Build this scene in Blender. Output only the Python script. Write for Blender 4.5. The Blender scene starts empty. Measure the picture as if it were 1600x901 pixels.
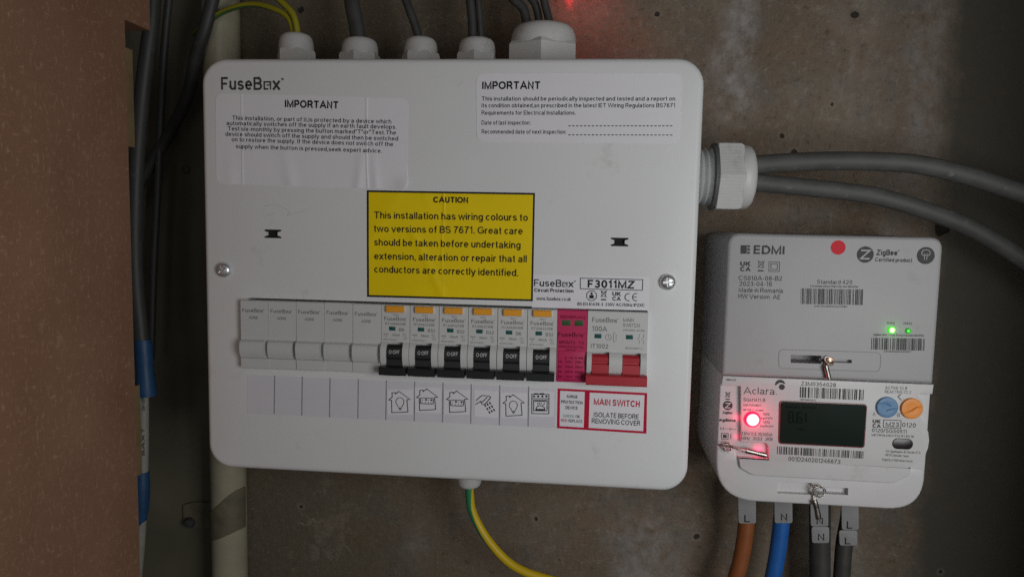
import bpy, bmesh, math, random
from mathutils import Vector, Matrix
random.seed(7)
S = bpy.context.scene
COL = S.collection

# ------------------------------------------------------------------ camera
FPX = 1155.0                                     # focal length in pixels of the 1600 px wide photograph
FRONT = 0.100                                    # front of the consumer unit, metres off the wall (wall is y = 0)
RC = ((0.9950700736699793, -0.019516069289336198, 0.09723513524397946),
      (0.028307197139515815, 0.9955512620695162, -0.08986872193314831),
      (-0.0950486774054523, 0.09217812989688375, 0.9911957129105161))   # rows: camera right, down, forward in (right, down, into wall)
CP = (0.0851266671680637, -0.03366453436010183, -0.44201025121124454)

def b2w(v): return Vector((v[0], v[2], -v[1]))
cam = bpy.data.cameras.new('camera'); cam_o = bpy.data.objects.new('camera', cam); COL.objects.link(cam_o)
right, down, fwd = b2w(RC[0]), b2w(RC[1]), b2w(RC[2])
rm = Matrix((right, -down, -fwd)).transposed().to_4x4()
CAMPOS = Vector((CP[0], CP[2] - FRONT, -CP[1]))
cam_o.matrix_world = Matrix.Translation(CAMPOS) @ rm
cam.sensor_fit = 'HORIZONTAL'; cam.sensor_width = 36.0; cam.lens = 36.0 * FPX / 1600.0
cam.clip_start = 0.01; cam.clip_end = 20.0
S.camera = cam_o

def P(px, py, y=-FRONT):
    """the point at depth y that the photograph shows at pixel px, py"""
    d = right * ((px - 800.0) / FPX) + down * ((py - 450.5) / FPX) + fwd
    return CAMPOS + d * ((y - CAMPOS.y) / d.y)

# ------------------------------------------------------------------ world, lights, exposure
w = bpy.data.worlds.new('World'); S.world = w; w.use_nodes = True
bg = w.node_tree.nodes['Background']; bg.inputs[0].default_value = (1.0, 0.95, 0.90, 1); bg.inputs[1].default_value = 0.020

def area(name, loc, target, sx, sz, power, col):
    l = bpy.data.lights.new(name, 'AREA'); l.shape = 'RECTANGLE'; l.size = sx; l.size_y = sz
    l.energy = power; l.color = col
    o = bpy.data.objects.new(name, l); COL.objects.link(o)
    o.location = loc
    o.rotation_euler = (Vector(target) - Vector(loc)).to_track_quat('-Z', 'Y').to_euler()
    return o
area('doorway_light', (0.42, -0.60, -0.03), (0.17, 0.0, 0.0), 0.26, 0.34, 1.60, (0.99, 0.995, 1.0))
def spot(name, loc, target, deg, power, col, blend=0.4, rad=.001):
    l = bpy.data.lights.new(name, 'SPOT'); l.spot_size = math.radians(deg); l.spot_blend = blend; l.energy = power; l.color = col; l.shadow_soft_size = rad
    o = bpy.data.objects.new(name, l); COL.objects.link(o); o.location = loc
    o.rotation_euler = (Vector(target) - Vector(loc)).to_track_quat('-Z', 'Y').to_euler()
_r = P(887, 0, 0.0)
spot('red_streak_light', (_r.x - .006, -.022, _r.z + .050), P(889, -6, 0.0), 9, .60, (1, .02, .06), 1.0)     # unseen red spot added to put a streak on the wall
spot('red_streak_light', (_r.x - .006, -.022, _r.z + .050), P(925, 55, 0.0), 64, .20, (1, .05, .04), 1.0)  # wider spot added for the red haze around the streak
area('front_fill_light', (0.10, -1.30, 0.20), (0.05, 0.0, 0.0), 0.9, 0.9, 0.95, (1.0, 0.99, 0.97))  # broad dim fill added from the camera side

S.view_settings.view_transform = 'Standard'; S.view_settings.look = 'None'
S.view_settings.exposure = 0.0; S.view_settings.gamma = 1.0; S.view_settings.use_curve_mapping = False
S.render.engine = 'CYCLES'
try:
    S.cycles.max_bounces = 6; S.cycles.use_denoising = False
    S.cycles.sample_clamp_indirect = 4.0
except Exception: pass

# ------------------------------------------------------------------ materials
def mat(name, col, rough=0.5, metal=0.0, var=0.0, vscale=60.0, bump=0.0, bscale=900.0, spec=0.5, emis=None, estr=0.0, coat=0.0):
    m = bpy.data.materials.new(name); m.use_nodes = True
    nt = m.node_tree; p = nt.nodes['Principled BSDF']
    p.inputs['Base Color'].default_value = (*col, 1); p.inputs['Roughness'].default_value = rough
    p.inputs['Metallic'].default_value = metal; p.inputs['Specular IOR Level'].default_value = spec
    p.inputs['Coat Weight'].default_value = coat
    if emis: p.inputs['Emission Color'].default_value = (*emis, 1); p.inputs['Emission Strength'].default_value = estr
    if var or bump:
        tc = nt.nodes.new('ShaderNodeTexCoord')
    if var:
        n = nt.nodes.new('ShaderNodeTexNoise'); n.inputs['Scale'].default_value = vscale; n.inputs['Detail'].default_value = 6
        nt.links.new(tc.outputs['Object'], n.inputs['Vector'])
        r = nt.nodes.new('ShaderNodeValToRGB')
        r.color_ramp.elements[0].position = 0.3; r.color_ramp.elements[1].position = 0.7
        r.color_ramp.elements[0].color = (*[c * (1 - var) for c in col], 1)
        r.color_ramp.elements[1].color = (*[min(1, c * (1 + var)) for c in col], 1)
        nt.links.new(n.outputs['Fac'], r.inputs['Fac']); nt.links.new(r.outputs['Color'], p.inputs['Base Color'])
        q = nt.nodes.new('ShaderNodeMapRange'); q.inputs['To Min'].default_value = rough * 0.85; q.inputs['To Max'].default_value = min(1, rough * 1.15)
        nt.links.new(n.outputs['Fac'], q.inputs['Value']); nt.links.new(q.outputs['Result'], p.inputs['Roughness'])
    if bump:
        n2 = nt.nodes.new('ShaderNodeTexNoise'); n2.inputs['Scale'].default_value = bscale; n2.inputs['Detail'].default_value = 3
        nt.links.new(tc.outputs['Object'], n2.inputs['Vector'])
        b = nt.nodes.new('ShaderNodeBump'); b.inputs['Strength'].default_value = bump; b.inputs['Distance'].default_value = 0.0004
        nt.links.new(n2.outputs['Fac'], b.inputs['Height']); nt.links.new(b.outputs['Normal'], p.inputs['Normal'])
    return m

M_COVER = mat('white_powder_coat', (0.735, 0.745, 0.75), 0.42, var=0.03, vscale=9, bump=0.06, bscale=1500)
M_PLAST = mat('white_gland_plastic', (0.62, 0.62, 0.61), 0.42, var=0.03, vscale=40)
M_MODULE = mat('pale_grey_module_plastic', (0.60, 0.61, 0.605), 0.40, var=0.02, vscale=60, bump=0.05, bscale=2500)
M_PAPER = mat('white_sticker_paper', (0.80, 0.795, 0.83), 0.45, var=0.015, vscale=50)
M_PAPER2 = mat('white_label_paper', (0.68, 0.67, 0.72), 0.55, var=0.02, vscale=70)
M_PLATE = mat('white_meter_plate', (0.60, 0.595, 0.59), 0.42, var=0.015, vscale=50)
M_INK = mat('black_ink', (0.018, 0.018, 0.022), 0.5, spec=0.15)
M_GREYINK = mat('grey_ink', (0.13, 0.13, 0.13), 0.5, spec=0.15)
M_LOGO = mat('charcoal_ink', (0.06, 0.06, 0.06), 0.5, spec=0.15)
M_FAINT = mat('faint_pencil', (0.50, 0.50, 0.49), 0.6)
M_LINE = mat('divider_ink', (0.22, 0.22, 0.24), 0.6, spec=0.15)
M_YELLOW = mat('yellow_vinyl', (0.88, 0.66, 0.002), 0.45, var=0.04, vscale=25, bump=0.05, bscale=400, spec=0.22)
M_ORANGE = mat('orange_plastic', (0.86, 0.37, 0.015), 0.42, var=0.04, vscale=200)
M_BLACK = mat('black_lever_plastic', (0.014, 0.015, 0.017), 0.38, var=0.1, vscale=300)
M_DARK = mat('dark_void', (0.006, 0.006, 0.006), 0.8)
M_WHITEINK = mat('white_ink', (0.75, 0.75, 0.75), 0.5)
M_GREENWIN = mat('dark_green_window', (0.006, 0.085, 0.075), 0.2)
M_SPDWIN = mat('olive_green_window', (0.03, 0.10, 0.03), 0.25)
M_MAGENTA = mat('magenta_plastic', (0.54, 0.012, 0.105), 0.45, var=0.03, vscale=60)
M_MAGINK = mat('dark_magenta_ink', (0.15, 0.006, 0.03), 0.5, spec=0.15)
M_RED = mat('red_switch_plastic', (0.44, 0.020, 0.032), 0.42, var=0.05, vscale=90)
M_REDINK = mat('crimson_ink', (0.52, 0.008, 0.045), 0.5, spec=0.15)
M_DOT = mat('red_dot', (0.62, 0.010, 0.025), 0.45, spec=0.15)
M_GREENINK = mat('green_ink', (0.22, 0.36, 0.29), 0.5, spec=0.15)
M_STEEL = mat('zinc_plated_steel', (0.78, 0.80, 0.82), 0.34, 0.85, var=0.08, vscale=400)
M_WIRE = mat('twisted_seal_wire', (0.50, 0.47, 0.43), 0.3, 1.0)
M_LEAD = mat('crimped_metal_sleeve', (0.34, 0.32, 0.29), 0.30, 1.0, var=0.2, vscale=500, bump=0.15, bscale=900)
M_COPPER = mat('copper_screw', (0.80, 0.48, 0.30), 0.25, 1.0)
M_CABLE = mat('grey_cable_sheath', (0.085, 0.085, 0.082), 0.62, var=0.16, vscale=90, bump=0.05, bscale=300)
M_TAIL = mat('shaded_grey_cable_sheath', (0.045, 0.044, 0.041), 0.55, var=0.15, vscale=90)  # grey sheath darkened for the shade under the meter
M_CABLE2 = mat('dark_grey_cable_sheath', (0.046, 0.046, 0.045), 0.55, var=0.15, vscale=90)
def scuff(m, col=(0.30, 0.30, 0.29)):
    nt = m.node_tree; p = nt.nodes['Principled BSDF']; src = p.inputs['Base Color'].links[0].from_socket
    tc = nt.nodes.new('ShaderNodeTexCoord'); n = nt.nodes.new('ShaderNodeTexNoise'); n.inputs['Scale'].default_value = 170; n.inputs['Detail'].default_value = 7; n.inputs['Roughness'].default_value = .7
    nt.links.new(tc.outputs['Object'], n.inputs['Vector']); q = nt.nodes.new('ShaderNodeMapRange'); q.inputs['From Min'].default_value = .62; q.inputs['From Max'].default_value = .72; q.inputs['To Max'].default_value = .6
    nt.links.new(n.outputs['Fac'], q.inputs['Value']); x = nt.nodes.new('ShaderNodeMix'); x.data_type = 'RGBA'
    nt.links.new(q.outputs['Result'], x.inputs['Factor']); nt.links.new(src, x.inputs['A']); x.inputs['B'].default_value = (*col, 1); nt.links.new(x.outputs['Result'], p.inputs['Base Color'])
scuff(M_CABLE); scuff(M_TAIL, (0.14, 0.135, 0.125)); scuff(M_CABLE2, (0.13, 0.13, 0.125))
M_PALECABLE = mat('pale_grey_cable_sheath', (0.32, 0.31, 0.27), 0.5, var=0.1, vscale=80)
M_BROWN = mat('brown_cable_sheath', (0.27, 0.085, 0.025), 0.45, var=0.1, vscale=80)
M_BLUE = mat('blue_cable_sheath', (0.016, 0.12, 0.42), 0.42, var=0.08, vscale=80)
M_TAPE = mat('blue_insulating_tape', (0.016, 0.068, 0.165), 0.5, var=0.2, vscale=120, bump=0.3, bscale=250)
M_EYEL = mat('yellow_insulation', (0.66, 0.46, 0.01), 0.4)
M_EYEL2 = mat('shaded_yellow_insulation', (0.30, 0.27, 0.012), 0.5)  # yellow insulation darkened for the shade above the fuse box
M_EGRN2 = mat('shaded_green_insulation', (0.06, 0.13, 0.03), 0.5)  # green insulation darkened for the same shade
M_EGRN = mat('green_insulation', (0.03, 0.24, 0.10), 0.4)
M_TAG = mat('shaded_white_tape_tag', (0.25, 0.25, 0.25), 0.55, var=0.06, vscale=150)  # white tags greyed to carry the shade below the meter
M_HUB = mat('light_grey_hub_plastic', (0.375, 0.372, 0.375), 0.48, var=0.02, vscale=40, bump=0.08, bscale=1800)
M_HUBG = mat('groove_grey', (0.25, 0.245, 0.25), 0.6)
M_METER = mat('white_meter_plastic', (0.60, 0.59, 0.59), 0.40, var=0.02, vscale=40)
M_LCD = mat('dark_lcd_glass', (0.012, 0.021, 0.016), 0.5, spec=0.06)
M_LCDSEG = mat('lcd_segments', (0.0075, 0.012, 0.0095), 0.5, spec=0.02)
M_BEZEL = mat('lcd_bezel', (0.20, 0.04, 0.05), 0.3)  # red glow around the screen painted into the bezel colour
M_BTNB = mat('blue_button_plastic', (0.09, 0.22, 0.40), 0.42)
M_BTNO = mat('orange_button_plastic', (0.82, 0.27, 0.015), 0.42)
M_PORT = mat('smoked_optical_port', (0.02, 0.014, 0.016), 0.25)
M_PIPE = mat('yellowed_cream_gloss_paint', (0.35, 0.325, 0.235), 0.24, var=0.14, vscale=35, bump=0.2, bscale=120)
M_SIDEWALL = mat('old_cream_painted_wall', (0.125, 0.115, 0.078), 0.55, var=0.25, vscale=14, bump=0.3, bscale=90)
M_CLIP = mat('dull_brown_strap', (0.13, 0.115, 0.075), 0.6, var=0.25, vscale=90, bump=0.3, bscale=300)
M_BATTEN = mat('pale_timber', (0.24, 0.17, 0.085), 0.6, var=0.18, vscale=60)
M_SHADEBOARD = mat('dark_shade_board', (0.12, 0.11, 0.10), 0.7)
def specks(m, col, lo, hi, amt, scale):
    nt = m.node_tree; p = nt.nodes['Principled BSDF']; src = p.inputs['Base Color'].links[0].from_socket
    tc = nt.nodes.new('ShaderNodeTexCoord'); n = nt.nodes.new('ShaderNodeTexNoise'); n.inputs['Scale'].default_value = scale; n.inputs['Detail'].default_value = 8; n.inputs['Roughness'].default_value = .72
    nt.links.new(tc.outputs['Object'], n.inputs['Vector']); q = nt.nodes.new('ShaderNodeMapRange'); q.inputs['From Min'].default_value = lo; q.inputs['From Max'].default_value = hi; q.inputs['To Max'].default_value = amt
    nt.links.new(n.outputs['Fac'], q.inputs['Value']); x = nt.nodes.new('ShaderNodeMix'); x.data_type = 'RGBA'
    nt.links.new(q.outputs['Result'], x.inputs['Factor']); nt.links.new(src, x.inputs['A']); x.inputs['B'].default_value = (*col, 1); nt.links.new(x.outputs['Result'], p.inputs['Base Color'])
specks(M_COVER, (0.42, 0.40, 0.36), .60, .72, .35, 45); specks(M_METER, (0.38, 0.36, 0.33), .58, .70, .35, 60); specks(M_HUB, (0.25, 0.24, 0.22), .60, .70, .3, 70); specks(M_PLAST, (0.33, 0.31, 0.28), .56, .68, .4, 90)
M_RUBBER = mat('dark_washer', (0.10, 0.10, 0.10), 0.6)
M_THREAD = mat('grey_gland_thread', (0.42, 0.43, 0.43), 0.45)

def led_mat(name, core, rim, s0, s1, rad):
    """lit lens: a hot core in the middle of the lens, coloured towards its rim"""
    m = bpy.data.materials.new(name); m.use_nodes = True; nt = m.node_tree
    p = nt.nodes['Principled BSDF']; p.inputs['Base Color'].default_value = (*rim, 1); p.inputs['Roughness'].default_value = 0.3
    tc = nt.nodes.new('ShaderNodeTexCoord'); mp = nt.nodes.new('ShaderNodeMapping')
    mp.inputs['Scale'].default_value = (1 / rad, 0, 1 / rad)
    nt.links.new(tc.outputs['Object'], mp.inputs['Vector'])
    ln = nt.nodes.new('ShaderNodeVectorMath'); ln.operation = 'LENGTH'; nt.links.new(mp.outputs[0], ln.inputs[0])
    r = nt.nodes.new('ShaderNodeValToRGB'); e = r.color_ramp.elements
    e[0].position = 0.50; e[0].color = (*core, 1); e[1].position = 0.80; e[1].color = (*rim, 1)
    nt.links.new(ln.outputs['Value'], r.inputs['Fac'])
    nt.links.new(r.outputs['Color'], p.inputs['Emission Color'])
    q = nt.nodes.new('ShaderNodeMapRange'); q.inputs['From Min'].default_value = 0.5; q.inputs['From Max'].default_value = 0.80
    q.inputs['To Min'].default_value = s0; q.inputs['To Max'].default_value = s1
    nt.links.new(ln.outputs['Value'], q.inputs['Value']); nt.links.new(q.outputs['Result'], p.inputs['Emission Strength'])
    return m

def mdf_mat():
    m = bpy.data.materials.new('brown_fibreboard'); m.use_nodes = True; nt = m.node_tree; L = nt.links
    p = nt.nodes['Principled BSDF']; p.inputs['Roughness'].default_value = 0.8; p.inputs['Specular IOR Level'].default_value = 0.25
    tc = nt.nodes.new('ShaderNodeTexCoord')
    def noise(scale, detail, stretch=(1, 1, 1)):
        mp = nt.nodes.new('ShaderNodeMapping'); mp.inputs['Scale'].default_value = stretch; L.new(tc.outputs['Object'], mp.inputs['Vector'])
        n = nt.nodes.new('ShaderNodeTexNoise'); n.inputs['Scale'].default_value = scale; n.inputs['Detail'].default_value = detail
        L.new(mp.outputs[0], n.inputs['Vector']); return n.outputs['Fac']
    a = noise(14, 7); b = noise(620, 4, (1, 0.8, 0.30)); b3 = noise(560, 4, (1, 0.28, 0.8)); c = noise(110, 6)
    r = nt.nodes.new('ShaderNodeValToRGB'); e = r.color_ramp.elements
    e[0].position = 0.25; e[0].color = (0.250, 0.126, 0.077, 1); e[1].position = 0.75; e[1].color = (0.345, 0.188, 0.119, 1)
    L.new(a, r.inputs['Fac'])
    def mix(c0, fac, lo, hi, c1, t):
        q = nt.nodes.new('ShaderNodeMapRange'); q.inputs['From Min'].default_value = lo; q.inputs['From Max'].default_value = hi
        q.inputs['To Max'].default_value = t; L.new(fac, q.inputs['Value'])
        x = nt.nodes.new('ShaderNodeMix'); x.data_type = 'RGBA'; L.new(q.outputs['Result'], x.inputs['Factor'])
        L.new(c0, x.inputs['A']); x.inputs['B'].default_value = (*c1, 1); return x.outputs['Result']
    o = mix(r.outputs['Color'], b, 0.58, 0.72, (0.53, 0.34, 0.225), 0.5)
    o = mix(o, b3, 0.60, 0.74, (0.53, 0.34, 0.225), 0.5)
    o = mix(o, b3, 0.40, 0.27, (0.24, 0.125, 0.078), 0.32)
    o = mix(o, b, 0.40, 0.26, (0.24, 0.125, 0.078), 0.32)
    o = mix(o, c, 0.62, 0.75, (0.42, 0.26, 0.175), 0.6)
    L.new(o, p.inputs['Base Color'])
    bp = nt.nodes.new('ShaderNodeBump'); bp.inputs['Strength'].default_value = 0.25; bp.inputs['Distance'].default_value = 0.0005
    L.new(b, bp.inputs['Height']); L.new(bp.outputs['Normal'], p.inputs['Normal'])
    return m
M_MDF = mdf_mat()

def wall_mat(holes, streaks):
    """old bare concrete: brown grey, mottled, with pale lime bloom, cracks, pits and a smoother dark strip at the right"""
    m = bpy.data.materials.new('old_concrete'); m.use_nodes = True; nt = m.node_tree; L = nt.links; N = nt.nodes
    p = N['Principled BSDF']; p.inputs['Roughness'].default_value = 0.82; p.inputs['Specular IOR Level'].default_value = 0.3
    tc = N.new('ShaderNodeTexCoord'); obj = tc.outputs['Object']
    def noise(scale, detail=6, stretch=(1, 1, 1), rough=0.55, dist=0.0):
        mp = N.new('ShaderNodeMapping'); mp.inputs['Scale'].default_value = stretch; L.new(obj, mp.inputs['Vector'])
        n = N.new('ShaderNodeTexNoise'); n.inputs['Scale'].default_value = scale; n.inputs['Detail'].default_value = detail
        n.inputs['Roughness'].default_value = rough; n.inputs['Distortion'].default_value = dist
        L.new(mp.outputs[0], n.inputs['Vector']); return n.outputs['Fac']
    def rng(f, lo, hi, a=0.0, b=1.0):
        q = N.new('ShaderNodeMapRange'); q.inputs['From Min'].default_value = lo; q.inputs['From Max'].default_value = hi
        q.inputs['To Min'].default_value = a; q.inputs['To Max'].default_value = b; L.new(f, q.inputs['Value']); return q.outputs['Result']
    def mth(op, a, b=None):
        n = N.new('ShaderNodeMath'); n.operation = op
        for i, s in enumerate((a, b)):
            if s is None: continue
            if isinstance(s, (int, float)): n.inputs[i].default_value = s
            else: L.new(s, n.inputs[i])
        return n.outputs[0]
    def mix(c0, fac, c1):
        x = N.new('ShaderNodeMix'); x.data_type = 'RGBA'; L.new(fac, x.inputs['Factor']); L.new(c0, x.inputs['A'])
        x.inputs['B'].default_value = (*c1, 1); return x.outputs['Result']
    sep = N.new('ShaderNodeSeparateXYZ'); L.new(obj, sep.inputs[0])
    n1 = noise(7, 7, rough=0.6); n2 = noise(28, 8, rough=0.68, dist=0.25); n3 = noise(160, 6, rough=0.7); n4 = noise(700, 3)
    r = N.new('ShaderNodeValToRGB'); e = r.color_ramp.elements
    e[0].position = 0.30; e[0].color = (0.150, 0.114, 0.080, 1.000); e[1].position = 0.72; e[1].color = (0.235, 0.185, 0.136, 1.000)
    x = e.new(0.5); x.color = (0.188, 0.147, 0.107, 1.000)
    L.new(n1, r.inputs['Fac']); c = r.outputs['Color']
    c = mix(c, rng(n2, 0.53, 0.60, 0, 0.5), (0.150, 0.139, 0.122))          # grey mottling
    c = mix(c, rng(n2, 0.46, 0.38, 0, 0.55), (0.215, 0.143, 0.090))          # rusty mottling
    c = mix(c, rng(n3, 0.55, 0.66, 0, 0.5), (0.300, 0.277, 0.237))            # pale specks
    c = mix(c, rng(n3, 0.43, 0.34, 0, 0.6), (0.060, 0.049, 0.039))          # dark specks
    # dark olive tone, stronger towards the left, scraped patches with crisp edges
    left_olive = mth('MULTIPLY', rng(mth('ADD', sep.outputs['X'], mth('MULTIPLY', n1, 0.10)), 0.13, -0.02, 0, 0.62), 1.0)
    c = mix(c, left_olive, (0.088, 0.077, 0.048))
    n5 = noise(15, 9, rough=0.75, dist=0.25)
    c = mix(c, rng(n5, 0.575, 0.605, 0, 0.34), (0.260, 0.223, 0.171))
    c = mix(c, rng(n5, 0.42, 0.39, 0, 0.34), (0.110, 0.094, 0.076))
    c = mix(c, rng(n4, 0.58, 0.70, 0, 0.30), (0.330, 0.291, 0.262)); c = mix(c, rng(n4, 0.42, 0.30, 0, 0.35), (0.060, 0.050, 0.044))    # grit
    n6 = noise(330, 5, rough=0.7); c = mix(c, rng(n6, 0.57, 0.68, 0, 0.32), (0.310, 0.271, 0.245)); c = mix(c, rng(n6, 0.43, 0.33, 0, 0.40), (0.070, 0.058, 0.049))
    # lime bloom: vertical patches
    for (sx, sz0, sz1, wd, amt) in streaks:
        wob = mth('MULTIPLY', mth('SUBTRACT', noise(40, 6, (1, 1, 0.6)), 0.5), 0.05)
        dx = mth('ABSOLUTE', mth('SUBTRACT', mth('ADD', sep.outputs['X'], wob), sx))
        f = rng(dx, wd * 0.25, wd, 1, 0)
        g = rng(mth('ADD', sep.outputs['Z'], wob), sz0, sz0 + 0.03, 0, 1)
        h = rng(mth('ADD', sep.outputs['Z'], wob), sz1 - 0.03, sz1, 1, 0)
        t = mth('MULTIPLY', mth('MULTIPLY', f, mth('MULTIPLY', g, h)), rng(noise(95, 8, (1, 1, 0.8), 0.7), 0.36, 0.62, 0, amt))
        c = mix(c, t, (0.410, 0.391, 0.387))
    # fine cracks
    vo = N.new('ShaderNodeTexVoronoi'); vo.feature = 'DISTANCE_TO_EDGE'; vo.inputs['Scale'].default_value = 17
    mp = N.new('ShaderNodeVectorMath'); mp.operation = 'ADD'
    nn = N.new('ShaderNodeTexNoise'); nn.inputs['Scale'].default_value = 30; nn.inputs['Detail'].default_value = 6; L.new(obj, nn.inputs['Vector'])
    sc = N.new('ShaderNodeVectorMath'); sc.operation = 'SCALE'; sc.inputs['Scale'].default_value = 0.06
    L.new(nn.outputs['Color'], sc.inputs[0]); L.new(obj, mp.inputs[0]); L.new(sc.outputs[0], mp.inputs[1]); L.new(mp.outputs[0], vo.inputs['Vector'])
    crack = mth('MULTIPLY', rng(vo.outputs['Distance'], 0.0, 0.012, 1, 0), rng(noise(13, 3), 0.54, 0.60, 0, 0.65))
    c = mix(c, crack, (0.310, 0.272, 0.218))
    # smoother dark strip at the right, with a ragged edge
    rag = mth('MULTIPLY', mth('SUBTRACT', noise(45, 7, (1, 1, 0.7), 0.7), 0.5), 0.035)
    c = mix(c, rng(mth('ADD', sep.outputs['X'], rag), 0.322, 0.338, 0, 0.86), (0.078, 0.073, 0.059))
    # old screw holes and pits
    hole_f = None
    for (hx, hz, hr) in holes:
        cx = N.new('ShaderNodeCombineXYZ'); L.new(sep.outputs['X'], cx.inputs[0]); L.new(sep.outputs['Z'], cx.inputs[2])
        dv = N.new('ShaderNodeVectorMath'); dv.operation = 'DISTANCE'; L.new(cx.outputs[0], dv.inputs[0]); dv.inputs[1].default_value = (hx, 0, hz)
        d = mth('ADD', dv.outputs['Value'], mth('MULTIPLY', mth('SUBTRACT', n3, 0.5), hr * 3.2))
        f = rng(d, hr * 0.6, hr, 1, 0)
        hole_f = f if hole_f is None else mth('MAXIMUM', hole_f, f)
        halo = rng(d, hr * 1.0, hr * 2.6, 0.35, 0)
        c = mix(c, halo, (0.300, 0.267, 0.222) if hr < 0.0022 else (0.100, 0.084, 0.065))
    c = mix(c, mth('MULTIPLY', hole_f, .9), (0.022, 0.019, 0.016))
    L.new(c, p.inputs['Base Color'])
    b1 = N.new('ShaderNodeBump'); b1.inputs['Strength'].default_value = 0.85; b1.inputs['Distance'].default_value = 0.0012
    hgt = mth('ADD', mth('ADD', n3, mth('MULTIPLY', n2, 1.2)), mth('MULTIPLY', hole_f, -2.5))
    L.new(hgt, b1.inputs['Height'])
    b2 = N.new('ShaderNodeBump'); b2.inputs['Strength'].default_value = 0.6; b2.inputs['Distance'].default_value = 0.0004
    L.new(n4, b2.inputs['Height']); L.new(b1.outputs['Normal'], b2.inputs['Normal'])
    L.new(b2.outputs['Normal'], p.inputs['Normal'])
    return m

# ------------------------------------------------------------------ object helpers
ORG = {}
def thing(name, label, cat, loc, group=None):
    o = bpy.data.objects.new(name, None); COL.objects.link(o); o.location = loc
    o.empty_display_size = 0.01
    o['label'] = label; o['category'] = cat
    if group: o['group'] = group
    ORG[o.name] = Vector(loc); return o
def tag(o, label, cat, group=None):
    o['label'] = label; o['category'] = cat
    if group: o['group'] = group
    return o

class MB:
    def __init__(s): s.v = []; s.f = []; s.m = []
    def add(s, vs, fs, m=0):
        k = len(s.v); s.v += [tuple(v) for v in vs]; s.f += [tuple(i + k for i in f) for f in fs]; s.m += [m] * len(fs); return s
    def build(s, name, mats, parent=None, smooth=35, label=None, loc=None, kind=None):
        if not isinstance(mats, (list, tuple)): mats = [mats]
        org = ORG[parent.name] if parent else Vector(loc or (0, 0, 0))
        me = bpy.data.meshes.new(name)
        me.from_pydata([(a - org.x, b - org.y, c - org.z) for a, b, c in s.v], [], s.f)
        for m in mats: me.materials.append(m)
        me.polygons.foreach_set('material_index', s.m)
        if smooth:
            me.polygons.foreach_set('use_smooth', [True] * len(s.f)); me.set_sharp_from_angle(angle=math.radians(smooth))
        me.update()
        o = bpy.data.objects.new(name, me); COL.objects.link(o)
        if parent: o.parent = parent
        else: o.location = org
        if label: o['label'] = label
        if kind: o['kind'] = kind
        ORG[o.name] = org; return o

def rrect(x0, x1, z0, z1, r, n=6):
    pts = []
    for cx, cz, a0 in ((x1 - r, z0 + r, -90), (x1 - r, z1 - r, 0), (x0 + r, z1 - r, 90), (x0 + r, z0 + r, 180)):
        for i in range(n + 1):
            a = math.radians(a0 + 90.0 * i / n); pts.append((cx + r * math.cos(a), cz + r * math.sin(a)))
    return pts
def circ(cx, cz, r, n=24): return [(cx + r * math.cos(2 * math.pi * i / n), cz + r * math.sin(2 * math.pi * i / n)) for i in range(n)]
def ccw(p): return p if sum(p[i - 1][0] * p[i][1] - p[i][0] * p[i - 1][1] for i in range(len(p))) > 0 else p[::-1]
def roundpoly(pts, rs, n=5, lim=.49):
    """polygon with each corner rounded by its radius"""
    out = []; k = len(pts)
    for i in range(k):
        r = rs[i] if isinstance(rs, (list, tuple)) else rs
        p = Vector(pts[i]); a = Vector(pts[i - 1]) - p; b = Vector(pts[(i + 1) % k]) - p
        if r <= 1e-7: out.append(tuple(p)); continue
        ang = a.angle(b); d = min(r / math.tan(ang / 2), a.length * lim, b.length * lim)
        a, b = p + a.normalized() * d, p + b.normalized() * d
        for j in range(n + 1):
            t = j / n; out.append(tuple(a * (1 - t) ** 2 + p * 2 * t * (1 - t) + b * t ** 2))
    return out
def inset(p, d):
    if not d: return p
    out = []; k = len(p)
    for i in range(k):
        a = Vector(p[i]) - Vector(p[i - 1]); b = Vector(p[(i + 1) % k]) - Vector(p[i])
        na, nb = Vector((-a.y, a.x)).normalized(), Vector((-b.y, b.x)).normalized()
        n = (na + nb)
        n = n.normalized() if n.length > 1e-6 else na
        out.append(tuple(Vector(p[i]) + n * d / max(0.4, n.dot(na))))
    return out
def prism(mb, poly, yf, yb, bev=0.0, m=0, n=3, back=True, mside=None):
    poly = ccw(poly); k = len(poly); rings = []
    if bev:
        for i in range(n + 1):
            a = math.pi / 2 * i / n; rings.append((inset(poly, bev * (1 - math.sin(a))), yf + bev * (1 - math.cos(a))))
    else: rings.append((poly, yf))
    rings.append((poly, yb))
    vs = [(x, y, z) for r, y in rings for x, z in r]; fs = [tuple(range(k))]; 
    mb.add(vs, fs, m)
    base = len(mb.v) - len(vs); sf = []
    for j in range(len(rings) - 1):
        for i in range(k):
            i2 = (i + 1) % k; sf.append((base + j * k + i, base + (j + 1) * k + i, base + (j + 1) * k + i2, base + j * k + i2))
    if back: sf.append(tuple(base + (len(rings) - 1) * k + i for i in reversed(range(k))))
    mb.f += sf; mb.m += [m if mside is None else mside] * len(sf); return mb
def sheet(mb, poly, y, m=0): poly = ccw(poly); return mb.add([(x, y, z) for x, z in poly], [tuple(range(len(poly)))], m)
def box(mb, x0, x1, yf, yb, z0, z1, bev=0.0, m=0): return prism(mb, [(x0, z0), (x1, z0), (x1, z1), (x0, z1)], yf, yb, bev, m)
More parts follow.
